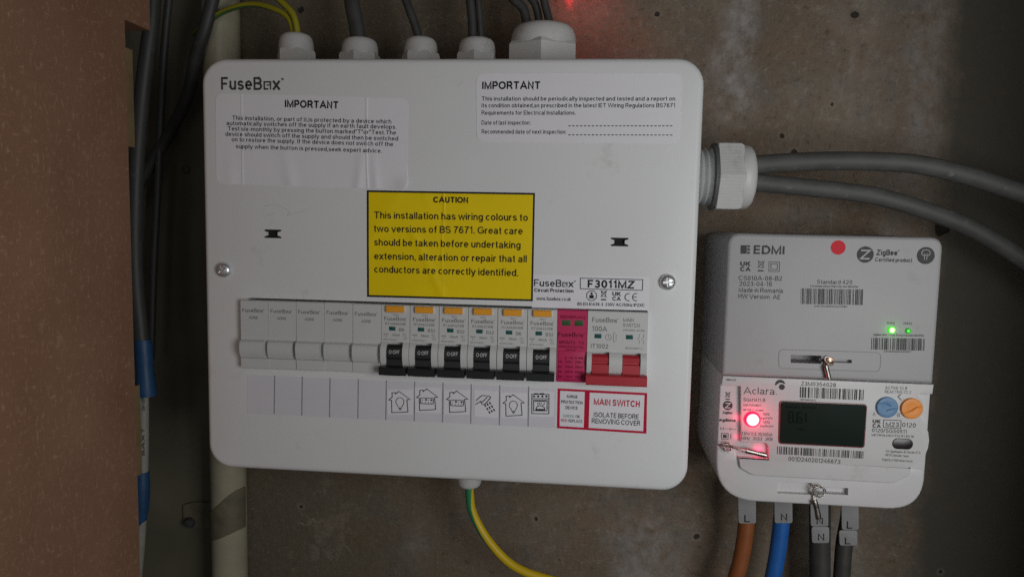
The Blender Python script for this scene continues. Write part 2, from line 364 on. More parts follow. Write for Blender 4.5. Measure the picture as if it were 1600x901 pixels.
def extrude_x(mb, prof, x0, x1, m=0):
    """profile of (y, z) swept along x"""
    k = len(prof); vs = [(x0, y, z) for y, z in prof] + [(x1, y, z) for y, z in prof]
    fs = [(i, (i + 1) % k, k + (i + 1) % k, k + i) for i in range(k)] + [tuple(reversed(range(k))), tuple(range(k, 2 * k))]
    s = sum(prof[i - 1][0] * prof[i][1] - prof[i][0] * prof[i - 1][1] for i in range(k))
    if s > 0: fs = [tuple(reversed(f)) for f in fs]
    fs = [tuple(reversed(f)) for f in fs]
    return mb.add(vs, fs, m)
def smoothpath(pts, sub=8):
    p = [Vector(a) for a in pts]; p = [p[0] * 2 - p[1]] + p + [p[-1] * 2 - p[-2]]; out = []
    for i in range(1, len(p) - 2):
        for j in range(sub):
            t = j / sub; a, b, c, d = p[i - 1:i + 3]
            out.append(0.5 * (2 * b + (c - a) * t + (2 * a - 5 * b + 4 * c - d) * t * t + (3 * b - a - 3 * c + d) * t ** 3))
    out.append(p[-2]); return out
def tube(mb, pts, r, n=14, sub=8, m=0, mfn=None, flat=1.0, twist=0.0):
    path = smoothpath(pts, sub) if sub > 1 else [Vector(a) for a in pts]
    k = len(path); t0 = (path[1] - path[0]).normalized()
    ref = Vector((0, -1, 0)); u = (ref - t0 * ref.dot(t0))
    if u.length < 0.2: ref = Vector((1, 0, 0)); u = ref - t0 * ref.dot(t0)
    u.normalize(); base = len(mb.v); rr = r if callable(r) else (lambda t: r)
    for i, c in enumerate(path):
        t = ((path[i + 1] if i < k - 1 else c) - (path[i - 1] if i else c)).normalized()
        u = (u - t * u.dot(t)).normalized(); v = t.cross(u)
        for j in range(n):
            a = 2 * math.pi * j / n + twist * i / k
            mb.v.append(tuple(c + u * math.cos(a) * rr(i / (k - 1)) * flat + v * math.sin(a) * rr(i / (k - 1))))
    for i in range(k - 1):
        for j in range(n):
            j2 = (j + 1) % n
            mb.f.append((base + i * n + j, base + i * n + j2, base + (i + 1) * n + j2, base + (i + 1) * n + j)); mb.m.append(mfn(j, i) if mfn else m)
    mb.f.append(tuple(base + j for j in reversed(range(n)))); mb.m.append(m)
    mb.f.append(tuple(base + (k - 1) * n + j for j in range(n))); mb.m.append(m)
    return mb
def lathe(mb, prof, org, axis, n=28, m=0, ang0=0.0, shape=None):
    """profile of (radius, height) turned about an axis; shape(j) scales the radius (hexagons, ridges)"""
    axis = Vector(axis).normalized(); ref = Vector((0, -1, 0)) if abs(axis.y) < 0.9 else Vector((1, 0, 0))
    u = (ref - axis * ref.dot(axis)).normalized(); v = axis.cross(u); o = Vector(org); base = len(mb.v); k = len(prof)
    for r, h in prof:
        for j in range(n):
            a = ang0 + 2 * math.pi * j / n; q = r * (shape(a) if shape else 1)
            mb.v.append(tuple(o + axis * h + (u * math.cos(a) + v * math.sin(a)) * q))
    for i in range(k - 1):
        for j in range(n):
            j2 = (j + 1) % n; mb.f.append((base + i * n + j, base + i * n + j2, base + (i + 1) * n + j2, base + (i + 1) * n + j)); mb.m.append(m)
    mb.f.append(tuple(base + j for j in reversed(range(n)))); mb.m.append(m)
    mb.f.append(tuple(base + (k - 1) * n + j for j in range(n))); mb.m.append(m)
    return mb
def cut(o, mb):
    """carve a closed shape out of an object's mesh"""
    org = ORG[o.name]; me = bpy.data.meshes.new('cutter')
    me.from_pydata([(a - org.x, b - org.y, c - org.z) for a, b, c in mb.v], [], mb.f); me.update()
    c = bpy.data.objects.new('cutter', me); COL.objects.link(c)
    par = o.parent; c.parent = par; c.location = o.location
    md = o.modifiers.new('cut', 'BOOLEAN'); md.operation = 'DIFFERENCE'; md.solver = 'EXACT'; md.object = c
    bpy.context.view_layer.update()
    dg = bpy.context.evaluated_depsgraph_get()
    nm = bpy.data.meshes.new_from_object(o.evaluated_get(dg)); o.modifiers.clear(); o.data = nm
    nm.polygons.foreach_set('use_smooth', [True] * len(nm.polygons)); nm.set_sharp_from_angle(angle=math.radians(35))
    bpy.data.objects.remove(c)

# plain grotesque alphabet drawn as centre lines (capitals 1 high), inked with ribbons of any weight
def arc(cx, cy, rx, ry, a0, a1, n=7): return [(cx + rx * math.cos(math.radians(a0 + (a1 - a0) * i / n)), cy + ry * math.sin(math.radians(a0 + (a1 - a0) * i / n))) for i in range(n + 1)]
B_, T_, XH = .065, .935, .66
def font():
    f = {}
    def g(ch, w, *st): f[ch] = (w, st)
    g('A', .88, [(0, 0), (.44, .97), (.88, 0)], [(.15, .33), (.73, .33)])
    g('B', .66, [(.42, .52), (.05, .52), (.05, T_), (.42, T_)] + arc(.42, .7275, .2, .2075, 90, -90), [(.42, .52)] + arc(.42, .2925, .24, .2275, 90, -90) + [(.05, B_), (.05, .52)])
    g('C', .84, arc(.44, .5, .40, .435, 38, 322, 14))
    g('D', .76, [(.05, B_), (.05, T_), (.34, T_)] + arc(.34, .5, .40, .435, 90, -90, 10) + [(.05, B_), (.05, .12)])
    g('E', .62, [(.62, T_), (.05, T_), (.05, B_), (.64, B_)], [(.05, .51), (.58, .51)])
    g('F', .58, [(.60, T_), (.05, T_), (.05, 0)], [(.05, .48), (.52, .48)])
    g('G', .86, arc(.44, .5, .41, .435, 40, 300, 13) + [(.82, .20), (.82, .46), (.46, .46)])
    g('H', .70, [(.05, 0), (.05, 1)], [(.65, 0), (.65, 1)], [(.05, .52), (.65, .52)])
    g('I', .10, [(.05, 0), (.05, 1)])
    g('J', .50, [(.45, 1), (.45, .28)] + arc(.235, .27, .215, .21, 0, -170))
    g('K', .72, [(.05, 0), (.05, 1)], [(.68, 1), (.05, .36)], [(.27, .58), (.72, 0)])
    g('L', .56, [(.05, 1), (.05, B_), (.56, B_)])
    g('M', .92, [(.05, 0), (.05, .96), (.46, .08), (.87, .96), (.87, 0)])
    g('N', .70, [(.05, 0), (.05, .97), (.65, .03), (.65, 1)])
    g('O', .92, arc(.46, .5, .42, .435, 90, 450, 20))
    g('P', .66, [(.05, 0), (.05, T_), (.40, T_)] + arc(.40, .69, .23, .245, 90, -90) + [(.05, .445)])
    g('Q', .94, arc(.46, .5, .42, .435, 90, 450, 20), [(.56, .24), (.88, -.03)])
    g('R', .74, [(.05, 0), (.05, T_), (.43, T_)] + arc(.43, .705, .23, .23, 90, -90) + [(.05, .475)], [(.40, .475), (.54, .34), (.74, 0)])
    g('S', .70, arc(.35, .70, .28, .235, 20, 230, 8) + arc(.36, .30, .30, .235, 80, -165, 9))
    g('T', .74, [(0, T_), (.74, T_)], [(.37, T_), (.37, 0)])
    g('U', .70, [(.05, 1), (.05, .38)] + arc(.35, .365, .30, .30, 180, 360, 9) + [(.65, 1)])
    g('V', .84, [(0, 1), (.42, .03), (.84, 1)])
    g('W', 1.22, [(0, 1), (.30, .03), (.61, .97), (.92, .03), (1.22, 1)])
    g('X', .82, [(.02, 1), (.80, 0)], [(.80, 1), (.02, 0)])
    g('Y', .82, [(0, 1), (.41, .43), (.82, 1)], [(.41, .43), (.41, 0)])
    g('Z', .74, [(.04, T_), (.69, T_), (.03, B_), (.73, B_)])
    g('a', .58, arc(.27, .49, .215, .17, 160, 0, 6) + [(.485, .2), (.50, .08), (.53, 0)], [(.485, .41), (.22, .365)] + arc(.215, .20, .175, .15, 95, 270, 6) + [(.34, .07), (.485, .22)])
    g('b', .56, [(.05, 0), (.05, 1)], arc(.285, .3625, .235, .30, 180, -180, 16))
    g('c', .52, arc(.285, .3625, .24, .30, 48, 312, 12))
    g('d', .56, [(.51, 0), (.51, 1)], arc(.275, .3625, .235, .30, 0, 360, 16))
    g('e', .58, [(.05, .37), (.53, .37)] + arc(.29, .3625, .24, .30, 2, 318, 14))
    g('f', .34, [(.36, .95), (.26, .945), (.165, .88), (.165, 0)], [(0, XH), (.33, XH)])
    g('g', .56, [(.51, .72), (.51, .02)] + arc(.28, .0, .23, .225, 0, -160, 7), arc(.275, .3625, .235, .30, 0, 360, 16))
    g('h', .54, [(.05, 0), (.05, 1)], [(.05, .40)] + arc(.275, .42, .215, .24, 160, 0, 7) + [(.49, 0)])
    g('i', .10, [(.05, 0), (.05, .725)], [(.05, .87), (.05, 1)])
    g('j', .16, [(.11, .725), (.11, -.12), (.06, -.22), (-.05, -.22)], [(.11, .87), (.11, 1)])
    g('k', .52, [(.05, 0), (.05, 1)], [(.48, .725), (.05, .30)], [(.20, .45), (.52, 0)])
    g('l', .10, [(.05, 0), (.05, 1)])
    g('m', .92, [(.05, 0), (.05, .725)], [(.05, .42)] + arc(.255, .44, .20, .22, 160, 0, 7) + [(.455, 0)], [(.455, .42)] + arc(.665, .44, .20, .22, 160, 0, 7) + [(.865, 0)])
    g('n', .54, [(.05, 0), (.05, .725)], [(.05, .40)] + arc(.275, .42, .215, .24, 160, 0, 7) + [(.49, 0)])
    g('o', .60, arc(.30, .3625, .25, .30, 90, 450, 18))
    g('p', .56, [(.05, -.28), (.05, .725)], arc(.285, .3625, .235, .30, 180, -180, 16))
    g('q', .56, [(.51, -.28), (.51, .725)], arc(.275, .3625, .235, .30, 0, 360, 16))
    g('r', .34, [(.05, 0), (.05, .725)], [(.05, .38), (.10, .56), (.20, .65), (.34, .64)])
    g('s', .50, arc(.25, .51, .19, .155, 15, 235, 7) + arc(.255, .215, .21, .15, 75, -165, 8))
    g('t', .30, [(.14, .92), (.14, .16), (.19, .07), (.30, .06)], [(0, XH), (.28, XH)])
    g('u', .54, [(.05, .725), (.05, .28)] + arc(.265, .28, .215, .22, 180, 340, 7), [(.49, .725), (.49, 0)])
    g('v', .58, [(0, .725), (.29, .03), (.58, .725)])
    g('w', .86, [(0, .725), (.21, .03), (.43, .69), (.65, .03), (.86, .725)])
    g('x', .56, [(.02, .725), (.54, 0)], [(.54, .725), (.02, 0)])
    g('y', .58, [(0, .725), (.30, .03)], [(.58, .725), (.28, -.10), (.18, -.21), (.04, -.21)])
    g('z', .52, [(.03, XH), (.47, XH), (.03, B_), (.51, B_)])
    g('0', .62, arc(.31, .5, .255, .435, 90, 450, 20))
    g('1', .36, [(.04, .74), (.18, .82), (.27, .98), (.27, 0)])
    g('2', .62, arc(.31, .69, .245, .245, 165, -30, 8) + [(.40, .42), (.06, B_), (.60, B_)])
    g('3', .62, arc(.30, .715, .22, .22, 155, -90, 8), arc(.30, .285, .255, .225, 90, -160, 9), [(.22, .50), (.31, .50)])
    g('4', .64, [(.47, 0), (.47, .96), (.03, .30), (.63, .30)])
    g('5', .62, [(.56, T_), (.16, T_), (.09, .52)] + arc(.30, .34, .255, .275, 135, -160, 10))
    g('6', .62, arc(.33, .70, .22, .235, 25, 130, 5) + [(.07, .52), (.06, .36)] + arc(.31, .325, .25, .26, 180, -180, 14))
    g('7', .60, [(.02, T_), (.56, T_), (.36, .62), (.24, .28), (.20, 0)])
    g('8', .62, arc(.31, .715, .205, .22, 270, 630, 14), arc(.31, .28, .25, .22, 90, 450, 14))
    g('9', .62, arc(.29, .30, .22, .235, 205, 310, 5) + [(.55, .48), (.56, .64)] + arc(.31, .675, .25, .26, 0, 360, 14))
    for ch, y0, y1 in (('.', 0, .14), (',', -.14, .14)): g(ch, .12, [(.06, y0), (.06, y1)])
    g(':', .12, [(.06, 0), (.06, .14)], [(.06, .56), (.06, .70)])
    g('-', .32, [(.02, .36), (.30, .36)]); g('+', .58, [(.02, .40), (.56, .40)], [(.29, .14), (.29, .68)])
    g('/', .36, [(0, 0), (.36, 1)]); g('~', .56, [(.02, .33), (.12, .42), (.26, .40), (.36, .33), (.46, .34), (.54, .42)])
    g('(', .24, [(.22, 1.0), (.10, .75), (.06, .40), (.10, 0), (.22, -.26)]); g(')', .24, [(.02, 1.0), (.14, .75), (.18, .40), (.14, 0), (.02, -.26)])
    g('"', .26, [(.05, .70), (.05, 1)], [(.21, .70), (.21, 1)]); g('·', .14, [(.07, .43), (.07, .57)])
    g('®', .8, arc(.4, .5, .4, .4, 90, 450, 14), [(.28, .25), (.28, .74), (.46, .74), (.54, .62), (.46, .5), (.28, .5)], [(.44, .5), (.56, .25)])
    return f
FONT = font()
GL = {}
def glyphs(s, bold):
    """(x, z, layer) points and faces of a line of lettering, capitals 1 high; bold is added to the pen width"""
    if (s, bold) in GL: return GL[(s, bold)]
    t = .130 + bold; vs, fs, x = [], [], 0.0; lay = 0
    for ch in s:
        if ch == ' ': x += .30; continue
        wd, strokes = FONT[ch]
        for st in strokes:
            lay += 1; p = [Vector((a + x, b)) for a, b in st]; k = len(p); L_, R_ = [], []
            closed = (p[0] - p[-1]).length < 1e-4
            if closed: p = p[:-1]; k -= 1
            for i in range(k):
                a = p[i] - p[i - 1] if (i or closed) else p[1] - p[0]
                b = p[(i + 1) % k] - p[i] if (i < k - 1 or closed) else a
                if not i and not closed: a = b
                na, nb = Vector((-a.y, a.x)).normalized(), Vector((-b.y, b.x)).normalized(); n = na + nb
                n = n.normalized() if n.length > 1e-4 else na
                q = n * (t / 2 / max(0.5, n.dot(na))); L_.append(p[i] + q); R_.append(p[i] - q)
            base = len(vs); vs += [(q.x, q.y, lay % 5) for q in L_] + [(q.x, q.y, lay % 5) for q in R_]
            fs += [(base + i, base + k + i, base + k + (i + 1) % k, base + (i + 1) % k) for i in range(k if closed else k - 1)]
        x += wd + .17 + bold * .7
    GL[(s, bold)] = (vs, fs); return GL[(s, bold)]
def text_uv(mb, s, a, u, v, y, cap, bold=0.0, m=0, disp=None, shear=0.0):
    """write s from a, along u (full width), with capitals cap tall along unit v, on plane y"""
    bold = bold * 4.2
    co, fs = glyphs(s, bold); x0 = min(c[0] for c in co); x1 = max(c[0] for c in co); k = cap; vs = []
    for cx, cz, ly in co:
        t = (cx - x0) / max(1e-6, x1 - x0)
        X = a[0] + u[0] * t + v[0] * cz * k + u[0] / max(1e-9, math.hypot(*u)) * shear * cz * k; Z = a[1] + u[1] * t + v[1] * cz * k
        vs.append((X, y - .000003 * ly - (disp(X, Z) if disp else 0), Z))
    mb.add(vs, fs, m)
def T(mb, s, x0, y0, x1, y1, cap, y, bold=0.0, m=0, disp=None, shear=0.0):
    a, b = P(x0, y0, y), P(x1, y1, y); u = (b.x - a.x, b.z - a.z); L = math.hypot(*u)
    text_uv(mb, s, (a.x, a.z), u, (-u[1] / L, u[0] / L), y, cap * L / math.hypot(x1 - x0, y1 - y0), bold, m, disp, shear)
BOLD = 0.024
CNT = [0]
def stroke(mb, pts, wd, y, closed=False, m=0):
    """mitred ribbon of width wd through (x, z) points"""
    CNT[0] += 1; y = y - 0.000006 * (CNT[0] % 9)
    p = [Vector(a) for a in pts]; k = len(p); L_, R_ = [], []
    for i in range(k):
        a = p[i] - p[i - 1] if (i or closed) else p[1] - p[0]
        b = p[(i + 1) % k] - p[i] if (i < k - 1 or closed) else a
        if not i and not closed: a = b
        na, nb = Vector((-a.y, a.x)).normalized(), Vector((-b.y, b.x)).normalized(); n = na + nb
        n = n.normalized() if n.length > 1e-4 else na
        q = n * (wd / 2 / max(0.45, n.dot(na))); L_.append(p[i] + q); R_.append(p[i] - q)
    vs = [(q.x, y, q.y) for q in L_] + [(q.x, y, q.y) for q in R_]
    fs = [(i, k + i, k + (i + 1) % k, (i + 1) % k) for i in range(k if closed else k - 1)]
    mb.add(vs, fs, m)
def xz(px, py, y): q = P(px, py, y); return (q.x, q.z)
def quadmap(c, y):
    """bilinear patch through four photographed corners TL TR BR BL, on plane y"""
    q = [Vector(xz(a, b, y)) for a, b in c]
    return lambda u, v: tuple(q[0] * (1 - u) * (1 - v) + q[1] * u * (1 - v) + q[2] * u * v + q[3] * (1 - u) * v)
def barcode(mb, c, y, n=46, seed=1, m=0):
    rn = random.Random(seed); f = quadmap(c, y); ws = [rn.choice((1, 1, 2, 2, 3, 4)) for _ in range(2 * n - 1)]; t = sum(ws); x = 0
    for i, wv in enumerate(ws):
        if i % 2 == 0: sheet(mb, [f(x / t, 1), f((x + wv) / t, 1), f((x + wv) / t, 0), f(x / t, 0)], y, m)
        x += wv
def boxlogo(mb, x0, x1, z0, z1, wd, y, m=0):
    """the square letter of the unit's logo: an open square with a tail"""
    d = wd / 2
    stroke(mb, [(x1 - d, z1 - (z1 - z0) * .38), (x1 - d, z1 - d), (x0 + d, z1 - d), (x0 + d, z0 + d), (x0 + (x1 - x0) * .62, z0 + d)], wd, y, False, m)
    stroke(mb, [(x0 + (x1 - x0) * .40, z0 + (z1 - z0) * .55), (x1 - d, z0 + (z1 - z0) * .55), (x1 - d, z0 + d), (x0 + (x1 - x0) * .8, z0 + d)], wd * .8, y, False, m)
def logo_mm(mb, x0, x1, zb, cap, y, m=0, bold=0.0):
    wdt = x1 - x0; xh = cap * .70
    text_uv(mb, 'FuseB', (x0, zb), (wdt * .69, 0), (0, 1), y, cap, bold, m)
    boxlogo(mb, x0 + wdt * .715, x0 + wdt * .845, zb, zb + xh, cap * .13, y, m)
    text_uv(mb, 'x', (x0 + wdt * .86, zb), (wdt * .14, 0), (0, 1), y, cap, bold, m)
    text_uv(mb, '®', (x0 + wdt * 1.01, zb + cap * .75), (cap * .22, 0), (0, 1), y, cap * .22, 0, m)
def logo(mb, px0, py0, px1, py1, cap, y, m=0, bold=0.0):
    a, b = P(px0, py0, y), P(px1, py1, y); s = (b.x - a.x) / (px1 - px0); logo_mm(mb, a.x, b.x, (a.z + b.z) / 2, cap * s, y, m, bold)
def bin_icon(mb, cx, cz, h, wd, y, m=0):
    stroke(mb, [(cx - h * .32, cz + h * .35), (cx - h * .2, cz - h * .35), (cx + h * .2, cz - h * .35), (cx + h * .32, cz + h * .35)], wd, y, True, m)
    stroke(mb, [(cx - h * .42, cz + h * .5), (cx + h * .42, cz - h * .42)], wd, y, False, m)
    stroke(mb, [(cx + h * .42, cz + h * .5), (cx - h * .42, cz - h * .42)], wd, y, False, m)
    sheet(mb, [(cx - h * .35, cz - h * .85), (cx + h * .35, cz - h * .85), (cx + h * .35, cz - h * .67), (cx - h * .35, cz - h * .67)], y, m)
def zdisc(mb, cx, cz, r, y, m=0, mw=1):
    sheet(mb, circ(cx, cz, r, 28), y, m)
    k = r * .50
    stroke(mb, [(cx - k * 1.05, cz + k), (cx + k, cz + k), (cx - k, cz - k), (cx + k * 1.05, cz - k)], r * .20, y - .00004, False, mw)

# ------------------------------------------------------------------ setting: wall, painted strip, added shade board
HOLES = [(1027, 22, .0016), (1300, 163, .0012), (1240, 238, .0019), (1335, 23, .0024), (1472, 357, .0045), (470, 790, .0016), (837, 810, .0017), (1088, 838, .0019),
         (1222, 212, .0016), (470, 16, .0022), (1470, 893, .0014)]
STREAKS = [(P(1150, 100, 0).x, P(1150, 215, 0).z, P(1150, -60, 0).z, .018, .70), (P(1440, 200, 0).x, P(1440, 300, 0).z, P(1440, -40, 0).z, .020, .36),
           (P(1345, 120, 0).x, P(1345, 260, 0).z, P(1345, -60, 0).z, .03, .22), (P(1010, 850, 0).x, P(1010, 960, 0).z, P(1010, 770, 0).z, .035, .45),
           (P(1290, 860, 0).x, P(1290, 1000, 0).z, P(1290, 780, 0).z, .035, .30), (P(660, 830, 0).x, P(660, 900, 0).z, P(660, 790, 0).z, .014, .20)]
M_WALL = wall_mat([(P(a, b, 0).x, P(a, b, 0).z, r) for a, b, r in HOLES], STREAKS)
WX = P(379, 780, 0).x
box(MB(), WX, 0.75, 0.0, 0.06, -0.62, 0.62).build('wall', M_WALL, kind='structure')
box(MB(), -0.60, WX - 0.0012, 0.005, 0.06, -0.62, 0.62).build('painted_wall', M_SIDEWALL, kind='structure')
box(MB(), 0.376, 0.62, -0.235, -0.215, -0.62, 0.62).build('shade_board', M_SHADEBOARD, kind='structure')  # unseen board added to shade the right of the wall and meter

# cream pipe with its strap
PR = 0.0132; PXC = (P(311, 60, -.012).x + P(378, 60, -.012).x) / 2; PY = -0.0105
mb = MB(); lathe(mb, [(PR, -0.6), (PR, 0.6)], (PXC, PY, 0), (0, 0, 1), 36)
pipe = mb.build('pipe', M_PIPE, loc=(PXC, PY, 0)); tag(pipe, 'vertical cream painted pipe running behind the left edge of the white fuse box', 'pipe')
def strap_y(x):
    d = x - PXC; return PY - math.sqrt(max(0, (PR + .0008) ** 2 - d * d)) if abs(d) < PR * .97 else min(0.004, PY - .002 + (abs(d) - PR) * 2.4)
root = thing('pipe_strap', 'dull brown metal strap holding the cream pipe below the fuse box', 'pipe strap', P(345, 820, 0))
cols = [(283, 806, 836), (292, 801, 842), (313, 801, 844), (330, 801, 844), (343, 801, 843), (352, 797, 842), (360, 790, 839), (368, 783, 836), (378, 773, 832), (390, 765, 828)]
def edge(X, k):
    px = 800 + (X - P(800, 815, -.018).x) * (100 / (P(400, 815, -.018).x - P(300, 815, -.018).x))
    for (x0, *a), (x1, *c) in zip(cols, cols[1:]):
        if px <= x1 or x1 == 390: t = min(1, max(0, (px - x0) / (x1 - x0))); return P(px, a[k] + (c[k] - a[k]) * t, -.018).z
prof = [(P(283, 815, .0).x, .0032), (P(290, 815, .0).x, .0028), (P(300, 815, 0).x, .0028), (PXC - PR - .0030, .0024), (PXC - PR - .0012, .0005)]
for a in range(176, 0, -8): prof.append((PXC + (PR + .0009) * math.cos(math.radians(a)), PY - (PR + .0009) * math.sin(math.radians(a))))
vs, fs = [], []; n_ = len(prof)
for off in (0.0, .0011):
    for X, yy in prof:
        for k in (0, 1): vs.append((X, yy + off, edge(X, k)))
for i in range(n_ - 1):
    a = 2 * i; fs.append((a, a + 1, a + 3, a + 2)); b = 2 * n_ + a; fs.append((b, b + 2, b + 3, b + 1))
    fs.append((a, a + 2, b + 2, b)); fs.append((a + 1, b + 1, b + 3, a + 3))
fs += [(0, 2 * n_, 2 * n_ + 1, 1), (2 * n_ - 2, 2 * n_ - 1, 4 * n_ - 1, 4 * n_ - 2)]
MB().add(vs, fs).build('band', M_CLIP, root)
q = P(298, 815, .002); lathe(MB(), [(.0042, 0), (.0042, .001), (.0032, .003), (.001, .0036)], (q.x, .001, q.z), (0, -1, 0), 18).build('screw', M_CABLE2, root)
q = P(291, 265, .005); root = tag(lathe(MB(), [(.0032, 0), (.003, .0015), (.0012, .0024)], (q.x, .005, q.z), (0, -1, 0), 16).build('screw', M_CABLE, loc=(q.x, .005, q.z)), 'small dark screw head in the painted wall left of the fuse box', 'screw')

# fibreboard side of the cupboard, the timber block and the batten on its far edge
MX = -0.1993
prism(MB(), [(MX - .018, -.55), (MX, -.55), (MX, .55), (MX - .018, .55)], -0.46, -0.1005, 0).build('fibreboard_panel', M_MDF, loc=(MX, -.1005, -.55))
o = bpy.data.objects['fibreboard_panel']; tag(o, 'brown fibreboard cupboard side panel filling the left edge', 'panel')
zb = P(226, 47, -.076).z
b = MB(); box(b, MX - .03, MX, -0.1003, -0.0735, zb, .35, .0006)
tag(b.build('timber_block', M_MDF, loc=(MX, -.1, zb)), 'short brown wooden block behind the top edge of the fibreboard panel', 'timber block')
z0, z1 = P(203, 231, -.09).z, P(201, 80, -.09).z
b = MB(); box(b, MX - .012, MX - .0006, -0.1002, -0.0925, z0, z1, .0004)
tag(b.build('batten', M_BATTEN, loc=(MX, -.1, z0)), 'thin pale timber strip on the edge of the fibreboard under the block', 'batten')
z0, z1 = P(215, 735, -.09).z, P(215, 598, -.09).z
b = MB(); box(b, MX - .012, MX - .0006, -0.1002, -0.0945, z0, z1, .0004)
tag(b.build('batten', M_BATTEN, loc=(MX, -.1, z0)), 'thin pale timber strip on the lower edge of the fibreboard beside the taped cable', 'batten')

# ------------------------------------------------------------------ consumer unit
F = -FRONT
BW, BH = 0.1515, 0.1283
CU = thing('consumer_unit', 'wide white metal fuse box with a row of switches and stickers', 'fuse box', (0, 0, -BH))
cov = prism(MB(), rrect(-BW, BW, -BH, BH, .0155, 10), F, F + .034, .0035, n=5).build('cover', M_COVER, CU)
prism(MB(), rrect(-BW + .003, BW - .003, -BH + .003, BH - .003, .013, 6), F + .0335, -.0006).build('enclosure', M_COVER, CU)
RX0, PITCH, RZ = -0.1260, 0.01790, -0.01905       # module row: left edge, pitch, top
ROWH = 0.0432
c = MB(); box(c, RX0 - .0004 + .003, RX0 + 14 * PITCH + .0003 - .001, F - .01, F + .020, RZ - ROWH + .002, RZ + .0011); cut(cov, c)
for px, py in ((425.5, 365.2), (968, 378)):
    a, b = xz(px - 14, py + 6.3, F), xz(px + 14, py - 6.3, F)
    x0, x1, z0, z1 = a[0], b[0], a[1], b[1]; h = z1 - z0; mid = (x1 - x0)
    pl = [(x0, z0), (x1, z0), (x1, z0 + h * .16), (x1 - mid * .20, z0 + h * .30), (x1 - mid * .20, z0 + h * .70), (x1, z0 + h * .84), (x1, z1), (x0, z1), (x0, z0 + h * .84), (x0 + mid * .20, z0 + h * .70), (x0 + mid * .20, z0 + h * .30), (x0, z0 + h * .16)]
    c = MB(); prism(c, pl, F - .01, F + .022); cut(cov, c)
    MB().add([(x0 - .0005, F + .0215, z0 - .0005), (x1 + .0005, F + .0215, z0 - .0005), (x1 + .0005, F + .0215, z1 + .0005), (x0 - .0005, F + .0215, z1 + .0005)], [(0, 1, 2, 3)])
    b = MB(); prism(b, inset(ccw(pl), .0001), F + .0022, F + .010); b.build('slot_dark_fill', M_DARK, CU)  # black fill stands in for the darkness inside the slot
for px, py, rot in ((351, 421.5, 35), (1043, 440.5, 5)):
    q = P(px, py, F); r = .0047
    s = lathe(MB(), [(r * .90, 0), (r, .0006), (r * .985, .0014), (r * .88, .0023), (r * .65, .0030), (r * .32, .0034), (r * .05, .0035)], (q.x, F - .0002, q.z), (0, -1, 0), 32).build('cover_screw', M_STEEL, CU)
    c = MB()
    for a in (rot, rot + 90):
        ca, sa = math.cos(math.radians(a)), math.sin(math.radians(a)); l, h = r * .62, r * .14
        prism(c, [(q.x + ca * i * l - sa * j * h, q.z + sa * i * l + ca * j * h) for i, j in ((-1, -1), (1, -1), (1, 1), (-1, 1))], F - .01, F - .0016)
        cut(s, c); c = MB()

# stickers on the cover ------------------------------------------------------
def sticker(name, corners, y, r, mt, thick=.00022, label=None, parent=None):
    pl = roundpoly([xz(a, b, y) for a, b in corners], r); return prism(MB(), pl, y - thick, y - .00002).build(name, mt, parent or CU, label=label)
def creased(name, corners, y, r, mt, fn, label=None, nu=320, nv=60, border=None):
    """sticker that follows small folds: rows of faces, narrower where the corners are rounded"""
    f = quadmap(corners, y); wd = (Vector(f(1, 0)) - Vector(f(0, 0))).length; ht = (Vector(f(0, 1)) - Vector(f(0, 0))).length
    vv = sorted(set([i / nv for i in range(nv + 1)] + ([r / ht * t for t in (.05, .15, .3, .5, .75, 1)] + [1 - r / ht * t for t in (.05, .15, .3, .5, .75, 1)] if r else [])))
    vs, fs, ms = [], [], []
    for v in vv:
        e = min(v, 1 - v) * ht; ins = (r - math.sqrt(max(0, r * r - (r - e) ** 2))) / wd if r and e < r else 0
        for i in range(nu + 1):
            u = ins + (1 - 2 * ins) * i / nu; x, z = f(u, v); vs.append((x, y - .0002 - fn(x, z), z))
    nn = nu + 1; mb = MB()
    for j in range(len(vv) - 1):
        for i in range(nu): fs.append((j * nn + i, (j + 1) * nn + i, (j + 1) * nn + i + 1, j * nn + i + 1))
    edge = [j * nn for j in range(len(vv))] + [(len(vv) - 1) * nn + i for i in range(1, nn)] + [j * nn + nu for j in reversed(range(len(vv) - 1))] + list(reversed(range(1, nu)))
    k = len(vs); vs += [(vs[e][0], y - .00002, vs[e][2]) for e in edge]
    for i in range(len(edge)):
        i2 = (i + 1) % len(edge); fs.append((edge[i], k + i, k + i2, edge[i2]))
    mb.add(vs, fs); return mb.build(name, mt, CU, label=label, smooth=50)
def ridge(x, x0, w_, h): t = (x - x0) / w_; return h * math.exp(-t * t)
xa, xb = P(378.5, 220, F).x, P(573, 220, F).x
za, zb_ = P(480, 150, F).z, P(480, 290, F).z
def fold_left(x, z):
    t = (z - zb_) / (za - zb_)
    d = ridge(x, xa, .00045, .00010) + ridge(x, xb + .002 * max(0, .35 - t), .00045, .00014)
    low = max(0.0, .55 - t)
    d += low * (ridge(x, P(455, 270, F).x - .010 * t, .0040, .00045) + ridge(x, P(560, 270, F).x + .006 * t, .0030, .0005) + ridge(x, P(588, 270, F).x - .004 * t, .0025, .0004) + ridge(x, P(360, 270, F).x, .004, .0003))
    cx_, cz_ = P(636, 296, F).x, P(636, 296, F).z
    return d * 2.3 + .0016 * math.exp(-((x - cx_) ** 2 + (z - cz_) ** 2) / .007 ** 2)
s_l = creased('inspection_sticker', [(337, 145.8), (638, 154), (636, 296), (338, 287)], F, .0045, M_PAPER, fold_left, 'creased white notice sticker at upper left of the cover')
b = MB(); y = F - .00034
T(b, 'IMPORTANT', 445, 167.5, 528.3, 170, 10.5, y, BOLD, 0, fold_left)
